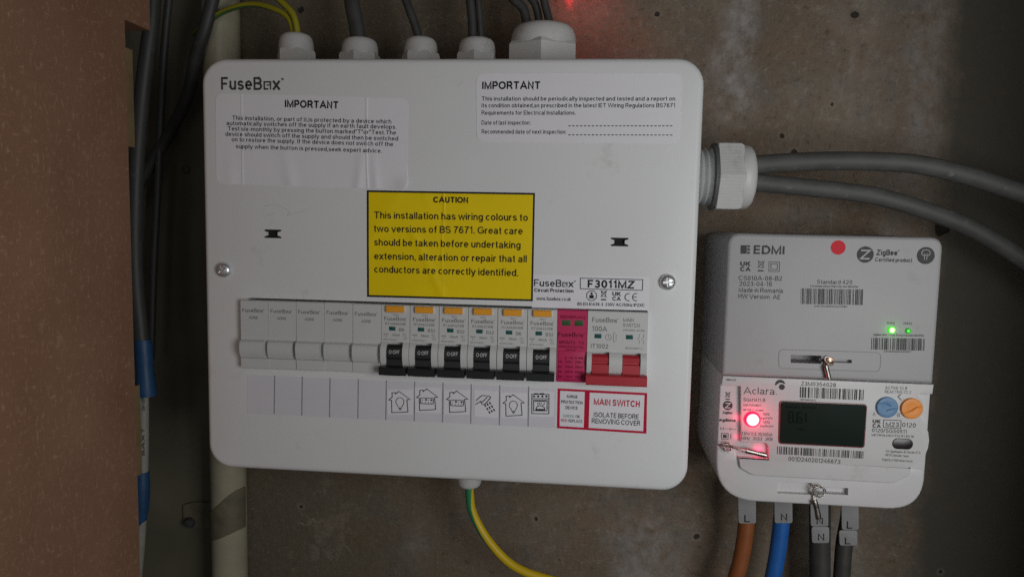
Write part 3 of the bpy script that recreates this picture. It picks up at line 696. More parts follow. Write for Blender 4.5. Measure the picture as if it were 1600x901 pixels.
for s, x0, y0, x1, y1 in (('This installation, or part of it,is protected by a device which', 362.8, 187.3, 611.4, 193.4),
        ('automatically switches off the supply if an earth fault develops.', 353.8, 195.6, 619.3, 201.7),
        ('Test six-monthly by pressing the button marked"T"or"Test.The', 356, 204, 618.8, 210.7),
        ('device should switch off the supply and should then be switched', 352.2, 212.5, 622, 220),
        ('on to restore the supply. If the device does not switch off the', 362, 221, 614.3, 228.7),
        ('supply when the button is pressed,seek expert advice.', 368.6, 231.6, 596.8, 239)):
    T(b, s, x0, y0, x1, y1, 6.3, y, .003, 0, fold_left)
b.build('printed_text', M_INK, s_l)
s_r = sticker('inspection_sticker', [(744, 115), (1066, 114.5), (1061.5, 224), (744.8, 221.3)], F, .0055, M_PAPER, label='smooth white inspection date sticker at upper right of the cover')
b = MB()
T(b, 'IMPORTANT', 753.3, 139.3, 843.8, 139.3, 11.2, y, .022)
for s, x0, y0, x1, y1 in (('This installation should be periodically inspected and tested and a report on', 752.8, 157.5, 1055, 157.5),
        ('its condition obtained,as prescribed in the latest IET Wiring Regulations BS7671', 752.5, 168, 1054.5, 168),
        ('Requirements for Electrical Installations.', 752.5, 179.5, 899.5, 179.5),
        ('Date of last inspection:', 752.5, 195, 828.8, 195), ('Recommended date of next inspection:', 752.5, 209, 884.5, 209.3)):
    T(b, s, x0, y0, x1, y1, 6.4, y, .004)
for y0, y1 in ((196.8, 196.8), (210.8, 211.2)):
    for i in range(27):
        t = i / 27; t2 = t + .62 / 27; g = lambda t_, o_: xz(888 + 165 * t_, y0 + (y1 - y0) * t_ + o_, y)
        sheet(b, [g(t, .65), g(t2, .65), g(t2, -.65), g(t, -.65)], y)
b.build('printed_text', M_INK, s_r)
zc0, zc1 = P(700, 298, F).z, P(700, 468, F).z; xc = P(692, 380, F).x; xcl = P(574, 380, F).x
def fold_y(x, z):
    t = (zc0 - z) / (zc0 - zc1)
    d = ridge(x, xc + .0006 * math.sin(t * 9), .0006, .00020 * max(0, 1 - t * .9))
    d += ridge(x, xc - .012 + .02 * t, .0035, .00022 * max(0, .5 - t)) + ridge(x, xc + .010 + .03 * t, .005, .0003 * max(0, .45 - t))
    d += ridge(x - .6 * z, xcl + .02 - .6 * zc0, .006, .00018) + ridge(x + .5 * z, xc - .015 + .5 * (zc0 + zc1) / 2, .003, .00022) * (1 if t > .35 else 0)
    d += ridge(z, zc1 + .010 + (x - xc) * .1, .002, .00012) * math.exp(-((x - xc) / .02) ** 2)
    return d * 1.8
s_c = sticker('caution_sticker', [(573.3, 297.3), (835.9, 301.5), (832.5, 470.4), (573.8, 463.5)], F, 0, M_INK, label='yellow caution sticker with a black border in the middle of the cover')
f_ = creased('yellow_panel', [(576.3, 300.3), (833, 304.4), (829.6, 467.4), (576.7, 460.6)], F - .00022, 0, M_YELLOW, fold_y, None, 280, 90); f_.parent = s_c
b = MB(); yy = F - .00075
T(b, 'CAUTION', 677, 316.2, 731.5, 316.9, 8.4, yy, BOLD, 0, fold_y)
for s, x0, y0, x1, y1 in (('This installation has wiring colours to', 584.9, 341.2, 824.8, 345.2), ('two versions of BS 7671. Great care', 584.9, 362.2, 816.8, 366.2),
        ('should be taken before undertaking', 584.9, 383.4, 813.4, 388.1), ('extension, alteration or repair that all', 584.9, 405, 823, 409.8), ('conductors are correctly identified.', 584.9, 425.4, 809.7, 431.4)):
    T(b, s, x0, y0, x1, y1, 10.6, yy, .004, 0, fold_y)
b.build('printed_text', M_INK, s_c)
s_m = sticker('rating_sticker', [(831, 428.5), (1014.5, 432.5), (1013, 485), (831, 480.5)], F, 0, M_PAPER, .00015, label='white rating sticker between the yellow sticker and the right screw')
b = MB()
logo(b, 834.4, 447.2, 896.5, 448.2, 10.8, y, 0, .004)
T(b, 'Circuit Protection', 834.7, 455.6, 896, 456.9, 5.4, y, .02); T(b, 'www.fusebox.co.uk', 838.3, 468.7, 892, 470, 5.6, y, .006)
stroke(b, [xz(*a, y) for a in ((906.8, 434.4), (1004.6, 436.8), (1003.6, 453.4), (906.8, 451))], .0004, y, True)
T(b, 'F3011MZ', 918.2, 448.8, 992.6, 450.5, 11.6, y, .02)
q = xz(924.4, 461.8, y); stroke(b, [(q[0] + .0031 * math.cos(math.radians(22.5 + 45 * i)), q[1] + .0031 * math.sin(math.radians(22.5 + 45 * i))) for i in range(8)], .0004, y, True)
sheet(b, [(q[0] - .0013, q[1] - .0016), (q[0] + .0013, q[1] - .0016), (q[0] + .0013, q[1] + .0004), (q[0] - .0013, q[1] + .0004)], y)
sheet(b, circ(q[0], q[1] + .0013, .0007, 10), y)
q = xz(943.4, 459.2, y); bin_icon(b, q[0], q[1], .0044, .0003, y)
T(b, 'UK', 956.7, 461.6, 970.2, 462.2, 6, y, .02); T(b, 'CA', 956.7, 469.2, 970.2, 469.8, 6, y, .02)
for cx, full in ((982.5, 0), (994.2, 1)):
    q = xz(cx, 464.1, y); r = .0022; stroke(b, [(q[0] + r * math.cos(math.radians(a)), q[1] + r * math.sin(math.radians(a))) for a in range(75, 286, 15)], .00045, y)
    if full: stroke(b, [(q[0] - r * .9, q[1]), (q[0] + r * .1, q[1])], .00045, y)
T(b, 'BS EN 61439-3  230V AC/50Hz IP2XC', 902.2, 476.8, 1007.3, 479.2, 4.8, y, .008)
b.build('printed_text', M_INK, s_m)
b = MB(); logo(b, 345.5, 140.3, 438.5, 140.6, 18.2, F - .00012, 0, .012)
b.build('printed_logo', M_LOGO, CU)
b = MB()
stroke(b, [xz(*a, F) for a in ((413, 322), (426, 319), (447, 326), (452, 331), (449, 337), (466, 332), (480, 328))], .00016, F - .0001)
stroke(b, [xz(*a, F) for a in ((415, 338), (428, 333))], .00014, F - .0001)
b.build('pencil_scribble', M_FAINT, CU)

# label strip with circuit icons -------------------------------------------
st = sticker('circuit_label_strip', [(386.3, 585), (869, 607), (867.5, 668.5), (387, 645.5)], F, 0, M_PAPER2, .00012, label='white paper strip with hand cut circuit pictures under the switches')
b = MB(); ys = F - .0002
for x, y0, y1 in ((429.2, 586.5, 646), (472.4, 588, 649), (515.8, 590.5, 651.5), (559.9, 592, 653.5), (603.6, 594, 655.5), (648, 596, 657.5), (692.2, 597.5, 659.5), (736.4, 600, 661.5), (781, 601.5, 664), (826, 603.5, 666)):
    stroke(b, [xz(x, y0, ys), xz(x - .8, y1, ys)], .00055, ys)
b.build('divider_lines', M_LINE, st)
C4 = lambda x, y_: (580 + x / 5.3333, 590 + y_ / 5.3333)
IC = F - .0006
def ip(pts, dx=0, dy=0): return [xz(*C4(x + dx, y_ + dy), IC) for x, y_ in pts]
def paper(x0, y0, x1, y1, sk, lab):
    return sticker('circuit_picture', [C4(x0, y0), C4(x1, y0 + sk), C4(x1 - 3, y1 + sk), C4(x0 + 2, y1)], F - .00014, 0, M_PAPER, .00022, parent=st, label=lab)
WD = .00042
def house(b, dx, dy):
    stroke(b, ip([(147, 183), (176, 160), (174, 124), (202, 122), (203, 134), (232, 112), (325, 180), (298, 181), (307, 283), (173, 290), (170, 186)], dx, dy), WD, IC, True)
def bulb(b, dx, dy):
    pts = [(240 + 34 * math.cos(math.radians(a)), 200 + 36 * math.sin(math.radians(a))) for a in range(125, 416, 20)]
    stroke(b, ip([(228, 244)] + pts + [(256, 244)], dx, dy), WD * .8, IC)
    stroke(b, ip([(226, 250), (257, 250)], dx, dy), WD, IC); stroke(b, ip([(230, 259), (253, 259)], dx, dy), WD, IC); stroke(b, ip([(236, 267), (247, 267)], dx, dy), WD * .8, IC)
def sockets(b, dx, dy):
    stroke(b, [xz(*C4(x + dx, y_ + dy), IC) for x, y_ in roundpoly([(182, 186), (290, 190), (287, 238), (180, 234)], 9, 3)], WD * .9, IC, True)
    for x, y_, s in ((226, 202, 7), (272, 205, 7), (198, 204, 3), (248, 206, 3), (194, 224, 3.5), (222, 226, 3.5), (246, 226, 3.5), (268, 227, 3.5)):
        sheet(b, ip([(x - s, y_ - s), (x + s, y_ - s), (x + s, y_ + s), (x - s, y_ + s)], dx, dy), IC)
def icon(lab, x0, y0, x1, y1, sk, fn):
    p_ = paper(x0, y0, x1, y1, sk, lab); b = MB(); fn(b); b.build('drawing', M_INK, p_)
icon('cut paper picture of a light bulb in a house, leftmost', 132, 98, 345, 306, -3, lambda b: (house(b, 0, 0), bulb(b, 0, 0)))
icon('cut paper picture of a socket in a house, left of the two', 364, 76, 580, 288, 3, lambda b: (house(b, 231, -20), sockets(b, 231, -20)))
icon('cut paper picture of a socket in a house, right of the two', 604, 96, 820, 300, 4, lambda b: (house(b, 481, -3), sockets(b, 481, -3)))
def shower(b):
    stroke(b, ip([(874, 188), (922, 147), (985, 151), (998, 163), (945, 222), (925, 219), (918, 208), (968, 160)]), WD, IC)
    stroke(b, ip([(868, 222), (914, 194), (918, 208)]), WD, IC)
    for i in range(3):
        for j in range(3):
            x, y_ = 946 + 20 * i + 17 * j, 222 - 10 * i + 28 * j
            stroke(b, ip([(x, y_), (x + 10, y_ + 17)]), WD * 1.9, IC)
icon('cut paper picture of a shower head with water', 858, 98, 1056, 318, 14, shower)
icon('cut paper picture of a light bulb in a house, rightmost', 1076, 118, 1298, 326, 8, lambda b: (house(b, 951, 28), bulb(b, 945, 28)))
def stove(b):
    stroke(b, ip([(1340, 136), (1482, 138), (1481, 299), (1339, 297)]), WD, IC, True); stroke(b, ip([(1340, 172), (1481, 173)]), WD * .9, IC)
    for x in (1376, 1424): stroke(b, ip([(x - 18, 131), (x + 18, 131)]), WD * 1.2, IC)
    for x in (1358, 1392, 1427, 1461): sheet(b, ip([(x + 9 * math.cos(a * .7854), 154 + 9 * math.sin(a * .7854)) for a in range(8)]), IC)
    stroke(b, ip([(1355, 185), (1467, 186), (1466, 274), (1354, 273)]), WD, IC, True); stroke(b, ip([(1364, 194), (1458, 195)]), WD * 1.3, IC)
    stroke(b, ip([(1374, 258), (1382, 240), (1402, 230), (1424, 234), (1444, 246), (1446, 258)]), WD, IC); stroke(b, ip([(1370, 264), (1450, 265)]), WD * 2, IC)
    for x in (1388, 1402, 1417): stroke(b, ip([(x - 4, 222), (x + 3, 213), (x, 205)]), WD * .7, IC)
    stroke(b, ip([(1425, 234), (1442, 220), (1447, 208)]), WD * .8, IC)
icon('cut paper picture of a cooker', 1316, 106, 1522, 318, 5, stove)

# red bordered switch labels
sr = sticker('switch_label', [(871.5, 606.3), (1011.2, 613.6), (1010, 676.9), (870.3, 668.3)], F, 0, M_REDINK, .0002, label='white label with a crimson border under the red main switch')
b = MB(); y = F - .00028
sheet(b, [xz(*a, y) for a in ((875.2, 610), (913.7, 611.9), (912, 667.5), (874.4, 665.2))], y); sheet(b, [xz(*a, y) for a in ((921.4, 612.8), (1007, 617), (1005, 673.2), (919.8, 667.9))], y)
b.build('white_panel', M_PAPER, sr)
b = MB(); y = F - .00038
T(b, 'SURGE', 885.4, 621, 902.5, 622, 4.6, y, .015); T(b, 'PROTECTION', 876.6, 629.3, 910.6, 631.2, 4.6, y, .015); T(b, 'DEVICE', 883.7, 638.4, 902.5, 639.4, 4.6, y, .015)
T(b, 'OK', 899.2, 652.3, 906.2, 652.7, 4.4, y, .008); T(b, 'REPLACE', 888.2, 658.9, 909.8, 660.2, 4.4, y, .008)
T(b, 'ISOLATE BEFORE', 927.7, 650.8, 997.8, 654.4, 7.6, y, .006); T(b, 'REMOVING COVER', 924.5, 660.5, 1000.2, 664.7, 7.8, y, .006)
T(b, 'MAIN SWITCH', 927.7, 631.7, 999.5, 635.6, 9.6, y, .02, 1); T(b, 'RED', 876.4, 658.1, 886.2, 658.8, 4.4, y, .006, 1); T(b, 'GREEN', 879.8, 651.2, 897, 652.2, 4.4, y, .006, 2)
b.build('printed_text', [M_INK, M_REDINK, M_GREENINK], sr)

# cable glands ---------------------------------------------------------------
def hexf(ridges=0, off=0.0):
    def f(a):
        a = (a + off) % (math.pi / 3) - math.pi / 6; return math.cos(math.pi / 6) / math.cos(a)
    return f
def gland_up(px, py, wpx, toppx, gy, flat, zsgn=1):
    c = P(px, py, gy); wd = (P(px + wpx / 2, py, gy) - P(px - wpx / 2, py, gy)).length; R = wd / 2 / (1 if flat else .866)
    z_top = abs(P(px, toppx, gy).z); zb0 = BH - .0028; H = z_top - zb0; s = zsgn
    mb = MB(); hx = hexf(0, math.pi / 6 if flat else 0)
    lathe(mb, [(R * .93, 0), (R, H * .05), (R, H * .58), (R * .94, H * .64)], (c.x, gy, s * zb0), (0, 0, s), 72, shape=hx)
    g = mb.build('cable_gland', M_PLAST, CU, smooth=25)
    r = R * .86; mb = MB()
    lathe(mb, [(r, H * .60), (r * 1.01, H * .70), (r * .98, H * .82), (r * .92, H * .91), (r * .80, H * .97), (r * .62, H), (r * .55, H * .985), (r * .50, H * .9)], (c.x, gy, s * zb0), (0, 0, s), 40)
    mb.build('dome_nut', M_PLAST, g); return c.x, s * z_top
GY = -.042
g1 = gland_up(463, 78, 60, 54, GY, True); g2 = gland_up(562.5, 80, 55, 61, GY, False); g3 = gland_up(657.5, 80, 59, 60, GY, True)
g4 = gland_up(745.5, 80, 57, 61, GY, False); g5 = gland_up(849, 75, 101, 40, GY - .003, False)
gb = gland_up(733, 752, 46, 759.5, GY, True, -1)

# side gland, along +x
gx0 = P(1097, 275, -.05).x; zc = (P(1140, 227, -.05).z + P(1140, 327, -.05).z) / 2; hx_ = (P(1140, 227, -.05).z - P(1140, 327, -.05).z) / 2
X = lambda px: P(px, 275, -.052).x - (BW - .003)
mb = MB(); prof = []; x0, x1 = -.001, X(1114); n_ = 5
for i in range(n_ * 2 + 1): prof.append((hx_ * (.90 if i % 2 else .82), x0 + (x1 - x0) * i / (n_ * 2)))
lathe(mb, prof, (BW - .003, -.052, zc), (1, 0, 0), 40); sg = mb.build('cable_gland', M_THREAD, CU, label='large grey and white cable gland on the right side', smooth=20)
mb = MB(); lathe(mb, [(hx_ * .94, X(1110)), (hx_ * 1.05, X(1111)), (hx_ * 1.05, X(1116)), (hx_ * .9, X(1118))], (BW - .003, -.052, zc), (1, 0, 0), 40); mb.build('washer', M_RUBBER, sg)
hf = hexf(0, 0.0)
rid = lambda a: hf(a) * (1.0 + .0016 * (1 if int(a / (2 * math.pi) * 120 + .5) % 2 else -1))
R = hx_ / .866
mb = MB(); lathe(mb, [(R * .92, X(1115)), (R, X(1116.5)), (R, X(1150)), (R * .95, X(1155)), (R * .86, X(1157))], (BW - .003, -.052, zc), (1, 0, 0), 240, ang0=0.0, shape=rid); mb.build('hex_nut', M_PLAST, sg, smooth=12)
mb = MB(); r = R * .87
lathe(mb, [(r * .98, X(1153)), (r, X(1160)), (r * .96, X(1168)), (r * .86, X(1173)), (r * .70, X(1176)), (r * .5, X(1176)), (r * .45, X(1172))], (BW - .003, -.052, zc), (1, 0, 0), 40); mb.build('dome_nut', M_PLAST, sg)

# ------------------------------------------------------------------ switch modules (local mm, origin = top left of the module at the cover front)
MM = .001
class LM:
    """module builder: x to the right, z down from the row's top, p out of the cover, all in mm"""
    def __init__(s, root): s.o = ORG[root.name]; s.r = root
    def pt(s, x, z): return (s.o.x + x * MM, s.o.z - z * MM)
    def y(s, p): return s.o.y - p * MM
    def rect(s, mb, x0, x1, z0, z1, p, depth=6, bev=.15, m=0):
        a, b = s.pt(x0, z1), s.pt(x1, z0); box(mb, a[0], b[0], s.y(p), s.y(p - depth), a[1], b[1], bev * MM, m)
    def prof(s, mb, pts, x0, x1, m=0): extrude_x(mb, [(s.y(p), s.o.z - z * MM) for z, p in pts], s.o.x + x0 * MM, s.o.x + x1 * MM, m)
    def text(s, mb, t, x0, x1, z, cap, p, bold=0.0, m=0): text_uv(mb, t, s.pt(x0, z), ((x1 - x0) * MM, 0), (0, 1), s.y(p), cap * MM, bold, m)
    def logo(s, mb, x0, x1, z, cap, p, m=0, bold=0.0): a = s.pt(x0, z); logo_mm(mb, a[0], a[0] + (x1 - x0) * MM, a[1], cap * MM, s.y(p), m, bold)
PF = 4.0                                           # how far the module faces stand proud of the cover
H_ = 43.0
def slot(i): return (RX0 + i * PITCH, F, RZ)
W1 = PITCH * 1000
BLANK_POS = ['leftmost', 'second from the left', 'middle', 'second from the right', 'rightmost']
def make_blank(i):
    root = thing('blanking_module', '', 'blank module', slot(i), 'blank grey modules at the left of the row'); L = LM(root); w1 = W1 - .26
    b = MB(); L.prof(b, [(0.0, PF - .5), (.5, PF), (24.6, PF), (24.6, -3), (0, -3)], 0, w1)
    L.prof(b, [(24.55, -3), (24.55, PF + .6), (25.6, PF + 2.1), (27.5, PF + 2.9), (30.5, PF + 3.0), (33.5, PF + 2.3), (35.6, PF + 1.2), (36.1, PF + .4), (36.1, -3)], .15, 15.6)
    L.prof(b, [(24.6, -3), (24.6, PF - 1.6), (36.2, PF - 1.6), (36.2, -3)], 15.55, w1)
    L.prof(b, [(36.15, -3), (36.15, PF + .6), (42.2, PF + .2), (42.6, PF - .3), (42.6, -3)], 0, w1)
    b.build('body', M_MODULE, root, smooth=25)
    b = MB(); L.logo(b, 1.2, 14.6, 7.3, 2.3, PF + .06); L.text(b, 'ADRB', 5.2, 11, 11.5, 1.7, PF + .06)
    b.build('printed_text', M_GREYINK, root); return root

def make_breaker(i, amp, ref):
    root = thing('circuit_breaker', '', 'circuit breaker', slot(i), 'black levered circuit breakers in the row'); L = LM(root); w1 = W1 - .32
    b = MB()
    L.prof(b, [(0, PF - .4), (.4, PF), (22.8, PF), (22.8, -3), (0, -3)], 0, w1)
    cheek = [(22.75, -3), (22.75, PF), (24.2, PF + 1.4), (26.5, PF + 2.7), (30, PF + 3.1), (33.5, PF + 2.6), (36.5, PF + 1.3), (38.4, PF + .2), (38.4, -3)]
    L.prof(b, cheek, 0, 3.5); L.prof(b, cheek, 13.6, w1)
    L.prof(b, [(22.8, -3), (22.8, PF - 3.2), (38.4, PF - 3.2), (38.4, -3)], 3.45, 13.65)
    L.prof(b, [(38.35, -3), (38.35, PF - .6), (42.9, PF - .6), (43.1, PF - .9), (43.1, -3)], 0, w1)
    b.build('body', M_MODULE, root, smooth=25)
    b = MB(); L.rect(b, 2.6, 15, .25, 5.1, PF + .25, 1.5, .2); b.build('button_surround', M_MODULE, root)
    b = MB(); L.prof(b, [(.5, PF), (.5, PF + 1.6), (.9, PF + 2.0), (3.9, PF + 2.0), (4.3, PF + 1.6), (4.3, PF)], 3.4, 14.2); L.rect(b, 8.4, 9.2, .8, 1.8, PF + 2.25, 1.0, .1); b.build('test_button', M_ORANGE, root, smooth=25)
    b = MB(); L.rect(b, 4.7, 8.7, 13.3, 15.7, PF + .05, 1, .02); b.build('indicator_window', M_GREENWIN, root)
    b = MB(); L.prof(b, [(24.6, -2), (24.6, PF - .4), (26.2, PF + 1.5), (29.0, PF + 2.4), (32.0, PF + 2.4), (33.2, PF + 1.7), (37.0, PF + 2.3), (37.2, PF + 6.6), (37.8, PF + 7.2), (41.4, PF + 7.2), (42.2, PF + 6.6), (42.2, PF + 1.0), (38, PF - 1)], 3.75, 13.35)
    L.prof(b, [(37.25, PF + .5), (37.25, PF + 6.5), (37.85, PF + 7.15), (41.35, PF + 7.15), (42.15, PF + 6.5), (42.15, PF + .5)], -.05 + .3, w1 - .9)
    lv = b.build('lever', M_BLACK, root, smooth=22)
    b = MB(); o = L.pt(0, 0)
    vs = []; co, fs = glyphs('O·OFF', .0); xs = [c_[0] for c_ in co]; x0_, x1_ = min(xs), max(xs)
    for cx, cz, _ in co:
        z_ = 29.6 - cz * 2.2; p_ = PF + 2.45 - max(0, 29 - z_) ** 1.5 * .18 + .05
        vs.append((L.o.x + (5.3 + (cx - x0_) / (x1_ - x0_) * 6.6) * MM, L.y(p_ + .1), L.o.z - z_ * MM))
    b.add(vs, fs); b.build('lever_marking', M_WHITEINK, lv)
    b = MB(); t = PF + .06
    L.text(b, 'TEST', 7.2, 10.8, 6.6, 1.0, t); L.logo(b, 1.7, 15.2, 9.6, 2.3, t); L.text(b, ref, 2.3, 15, 12.3, 1.5, t)
    L.text(b, amp, 10.9, 14.2 if len(amp) < 3 else 15.4, 16, 2.0, t); L.text(b, '30mA', 6.6, 11.6, 19.1, 1.5, t)
    L.text(b, '6000', 1.3, 4.2, 18.6, 1.0, t); L.text(b, '3', 2.3, 3.0, 20, .9, t); L.text(b, 'BS EN 61009-1', 1.3, 9.8, 21.8, .85, t)
    for z in (17.7, 18.8): 
        a_ = [L.pt(13, z), L.pt(14, z - .5), L.pt(14.4, z + .3), L.pt(15.6, z)]; stroke(b, a_, .00016, L.y(t))
    stroke(b, [L.pt(14, 19.8), L.pt(15.6, 19.8), L.pt(15.6, 20.8), L.pt(14, 20.8)], .00016, L.y(t), True)
    b.build('printed_text', M_GREYINK, root); return root

def copy_tree(o, parent=None):
    c_ = o.copy(); COL.objects.link(c_)
    if parent: c_.parent = parent
    for ch in list(o.children): copy_tree(ch, c_)
    return c_
bl = make_blank(0); bl['label'] = 'blank pale grey module at the far left end of the switch row'
for i, s in ((1, 'second'), (2, 'third'), (3, 'fourth')):
    c_ = copy_tree(bl); c_.location = slot(i); c_['label'] = f'blank pale grey module, {s} from the left end of the row'
c_ = copy_tree(bl); c_.location = slot(4); c_['label'] = 'blank pale grey module right beside the first black lever'
b6 = make_breaker(5, 'B6', 'RTA060630B'); b6['label'] = 'circuit breaker marked B6 right beside the blank modules'
b32 = make_breaker(6, 'B32', 'RTA063230B'); b32['label'] = 'circuit breaker marked B32, second black lever from the left'
for i, lab in ((7, 'circuit breaker marked B32, third black lever from the left'), (8, 'circuit breaker marked B32 above the shower picture'), (10, 'circuit breaker marked B32 above the cooker picture, beside the magenta module')):
    c_ = copy_tree(b32); c_.location = slot(i); c_['label'] = lab
c_ = copy_tree(b6); c_.location = slot(9); c_['label'] = 'circuit breaker marked B6, second black lever from the magenta module'

rj = random.Random(4)
for o in [o for o in COL.objects if o.name.split('.')[0] in ('blanking_module', 'circuit_breaker')]:      # the modules sit a touch unevenly on their rail
    o.location.z += rj.uniform(-.00016, .00012); o.location.y += rj.uniform(-.00025, .00025); o.rotation_euler = (rj.uniform(-.006, .006), rj.uniform(-.003, .003), rj.uniform(-.006, .006))
# surge module
root = thing('surge_protector', 'magenta surge protection module between the breakers and the main switch', 'surge protector', slot(11)); L = LM(root); w1 = W1 - .32
b = MB(); L.prof(b, [(0, PF - .4), (.4, PF), (43.0, PF), (43.4, PF - .4), (43.4, -3), (0, -3)], 0, w1); L.rect(b, .9, w1 - .9, 24.6, 42.9, PF + .45, 1.5, .3)
b.build('body', M_MAGENTA, root)
for x in (2.6, 10.0): b = MB(); L.rect(b, x, x + 5.1, 5.9, 9.3, PF + .05, 1, .02); b.build('indicator_window', M_SPDWIN, root)
b = MB(); t = PF + .06; t2 = PF + .51
L.text(b, 'RED:REPLACE', 1.6, 16.4, 4.9, 1.6, t, .015); L.logo(b, .4, 15.6, 15.9, 2.5, t, 0, .012)
L.text(b, 'SPD1MT2', .9, 10.6, 20.3, 1.8, t, .015); L.text(b, 'T2', 12.8, 15.8, 20.2, 1.6, t, .015); L.text(b, 'SURGE PROTECTION', 1.0, 15.8, 22.5, 1.0, t, .02)
L.text(b, 'DEVICE', 5.4, 11, 24.2, .9, t, .02)
for z, cells in ((29.2, ('', 'L-N', 'N-PE')), (31.6, ('Uc', '320V~', '255V~')), (34.6, ('In', '20kA', '20kA')), (37.6, ('Imax', '40kA', '40kA')), (40.6, ('Up', '1.5kV', '1.5kV'))):
    for c0, x0, x1 in zip(cells, (1.1, 4.9, 10.9), (3.4, 9.9, 15.9)):
        if c0: L.text(b, c0, x0, x1, z, 1.3, t2, .02)
L.text(b, 'BS EN 61643-11', 4.6, 13.6, 42.4, .9, t2, .01)
b.build('printed_text', M_MAGINK, root)

# main switch
root = thing('main_switch', 'double width main switch with red lever at the right end of the row', 'main switch', slot(12)); L = LM(root); w1 = 2 * W1 - .5
b = MB(); L.prof(b, [(0, PF - .4), (.4, PF), (24.4, PF), (24.4, -3), (0, -3)], 0, w1)
cheek = [(24.35, -3), (24.35, PF), (25.6, PF + 1.3), (28, PF + 2.6), (31, PF + 3.0), (35, PF + 2.3), (38.4, PF + .6), (38.4, -3)]
for x0, x1 in ((0, 2.9), (13.2, 20.9), (31.6, w1)): L.prof(b, cheek, x0, x1)
for x0, x1 in ((2.85, 13.25), (20.85, 31.65)): L.prof(b, [(24.4, -3), (24.4, PF - 3.2), (38.4, PF - 3.2), (38.4, -3)], x0, x1)
L.prof(b, [(38.35, -3), (38.35, PF - .6), (43.2, PF - .6), (43.2, -3)], 0, w1)
b.build('body', M_MODULE, root, smooth=25)
b = MB()
for x0, x1 in ((3.1, 13.0), (21.1, 31.4)):
    L.prof(b, [(26.0, -2), (26.0, PF - .2), (27.4, PF + 1.2), (29.5, PF + 1.9), (29.8, PF + 1.3), (31.2, PF + 1.3), (31.6, PF + 2.2), (37.0, PF + 2.6), (38.5, PF + 2.6), (38.5, PF - 2)], x0, x1)
L.prof(b, [(37.1, PF), (37.1, PF + 6.4), (37.7, PF + 7.2), (42.4, PF + 7.2), (43.1, PF + 6.6), (43.1, PF)], -.3, w1 + .1)
b.build('lever', M_RED, root, smooth=22)
for x in (4.1, 22.6): b = MB(); L.rect(b, x, x + 4.2, 13.6, 16.2, PF + .05, 1, .02); b.build('indicator_window', M_GREENWIN, root)
b = MB(); t = PF + .06
L.logo(b, 2.5, 17.3, 6.6, 2.8, t); L.text(b, '100A', 2.7, 11.6, 12.0, 3.0, t); L.text(b, 'MAIN', 20.7, 26.9, 5.8, 2.1, t); L.text(b, 'SWITCH', 20.7, 30.4, 8.9, 2.1, t)
L.text(b, '230V/400V~ AC22A', 20.7, 33.6, 11.4, 1.2, t); L.text(b, 'IT1002', 2.2, 12.4, 22.2, 2.6, t); L.text(b, 'BS EN 60947-3', 22.6, 32.4, 22.1, 1.1, t)
stroke(b, [(q[0], q[1]) for q in [L.pt(12.4 + 1.8 * math.cos(a * .5236), 15.4 + 1.8 * math.sin(a * .5236)) for a in range(12)]], .00022, L.y(t), True)
stroke(b, [L.pt(12.4, 13.9), L.pt(12.4, 15.4), L.pt(13.4, 16.2)], .0002, L.y(t))
stroke(b, [L.pt(16.4, 12.8), L.pt(15.4, 12.8), L.pt(15.4, 18.2), L.pt(16.4, 18.2)], .0002, L.y(t)); stroke(b, [L.pt(16.9, 13.5), L.pt(16.9, 17.6)], .0002, L.y(t))
for x in (30.6, 33.0): stroke(b, [L.pt(x, 12.9), L.pt(x, 14.3), L.pt(x - 1, 16.4)], .0002, L.y(t)); stroke(b, [L.pt(x, 16.6), L.pt(x, 18.8)], .0002, L.y(t))
b.build('printed_text', M_GREYINK, root)

# ------------------------------------------------------------------ cables
def cable(pts, r, mt, label, name='cable', group=None, flat=1.0, n=16, cat='cable'):
    pts = [Vector(p_) for p_ in pts]; b = MB(); tube(b, pts, r, n, 8, flat=flat)
    o = b.build(name, mt, loc=pts[0], smooth=60); tag(o, label, cat, group); return o
def rpx(px, y): return (P(800 + px / 2, 450, y) - P(800 - px / 2, 450, y)).length / 2
zt = lambda g: g[1] - .006
cable([(g2[0] - .001, GY, zt(g2)), P(557, 40, GY), P(550, 5, GY), P(544, -60, GY + .004)], rpx(24, GY), M_CABLE2, 'thick dark grey cable in the second gland on the fuse box top', flat=.7)
cable([(g3[0] + .0005, GY, zt(g3)), P(648, 38, GY), P(637, 8, GY), P(618, -50, GY + .004)], rpx(13, GY), M_CABLE2, 'thin dark grey cable leaning left out of the third top gland')
cable([(g4[0] - .003, GY, zt(g4)), P(738, 35, GY), P(735, 0, GY), P(731, -60, GY)], rpx(14, GY), M_CABLE2, 'left of the two dark grey cables in the fourth top gland')
cable([(g4[0] + .003, GY, zt(g4)), P(750, 35, GY), P(747, 0, GY), P(742, -60, GY)], rpx(10, GY), M_CABLE2, 'right and thinner of the two cables in the fourth top gland')
for a, b_, r, s in (((-.010, 818, 15, 797, -8), -.004, 14, 'leftmost'), ((-.002, 838, 12, 825, -10), .003, 12, 'middle'), ((.006, 852, 10, 846, -12), -.002, 12, 'rightmost')):
    cable([(g5[0] + a[0], GY + b_, zt(g5)), P(a[1], a[2], GY + b_), P(a[3], a[4], GY + b_), P(a[3] - 30, a[4] - 60, GY + b_)], rpx(r, GY), M_CABLE2, f'{s} of the three grey cables in the large top gland')
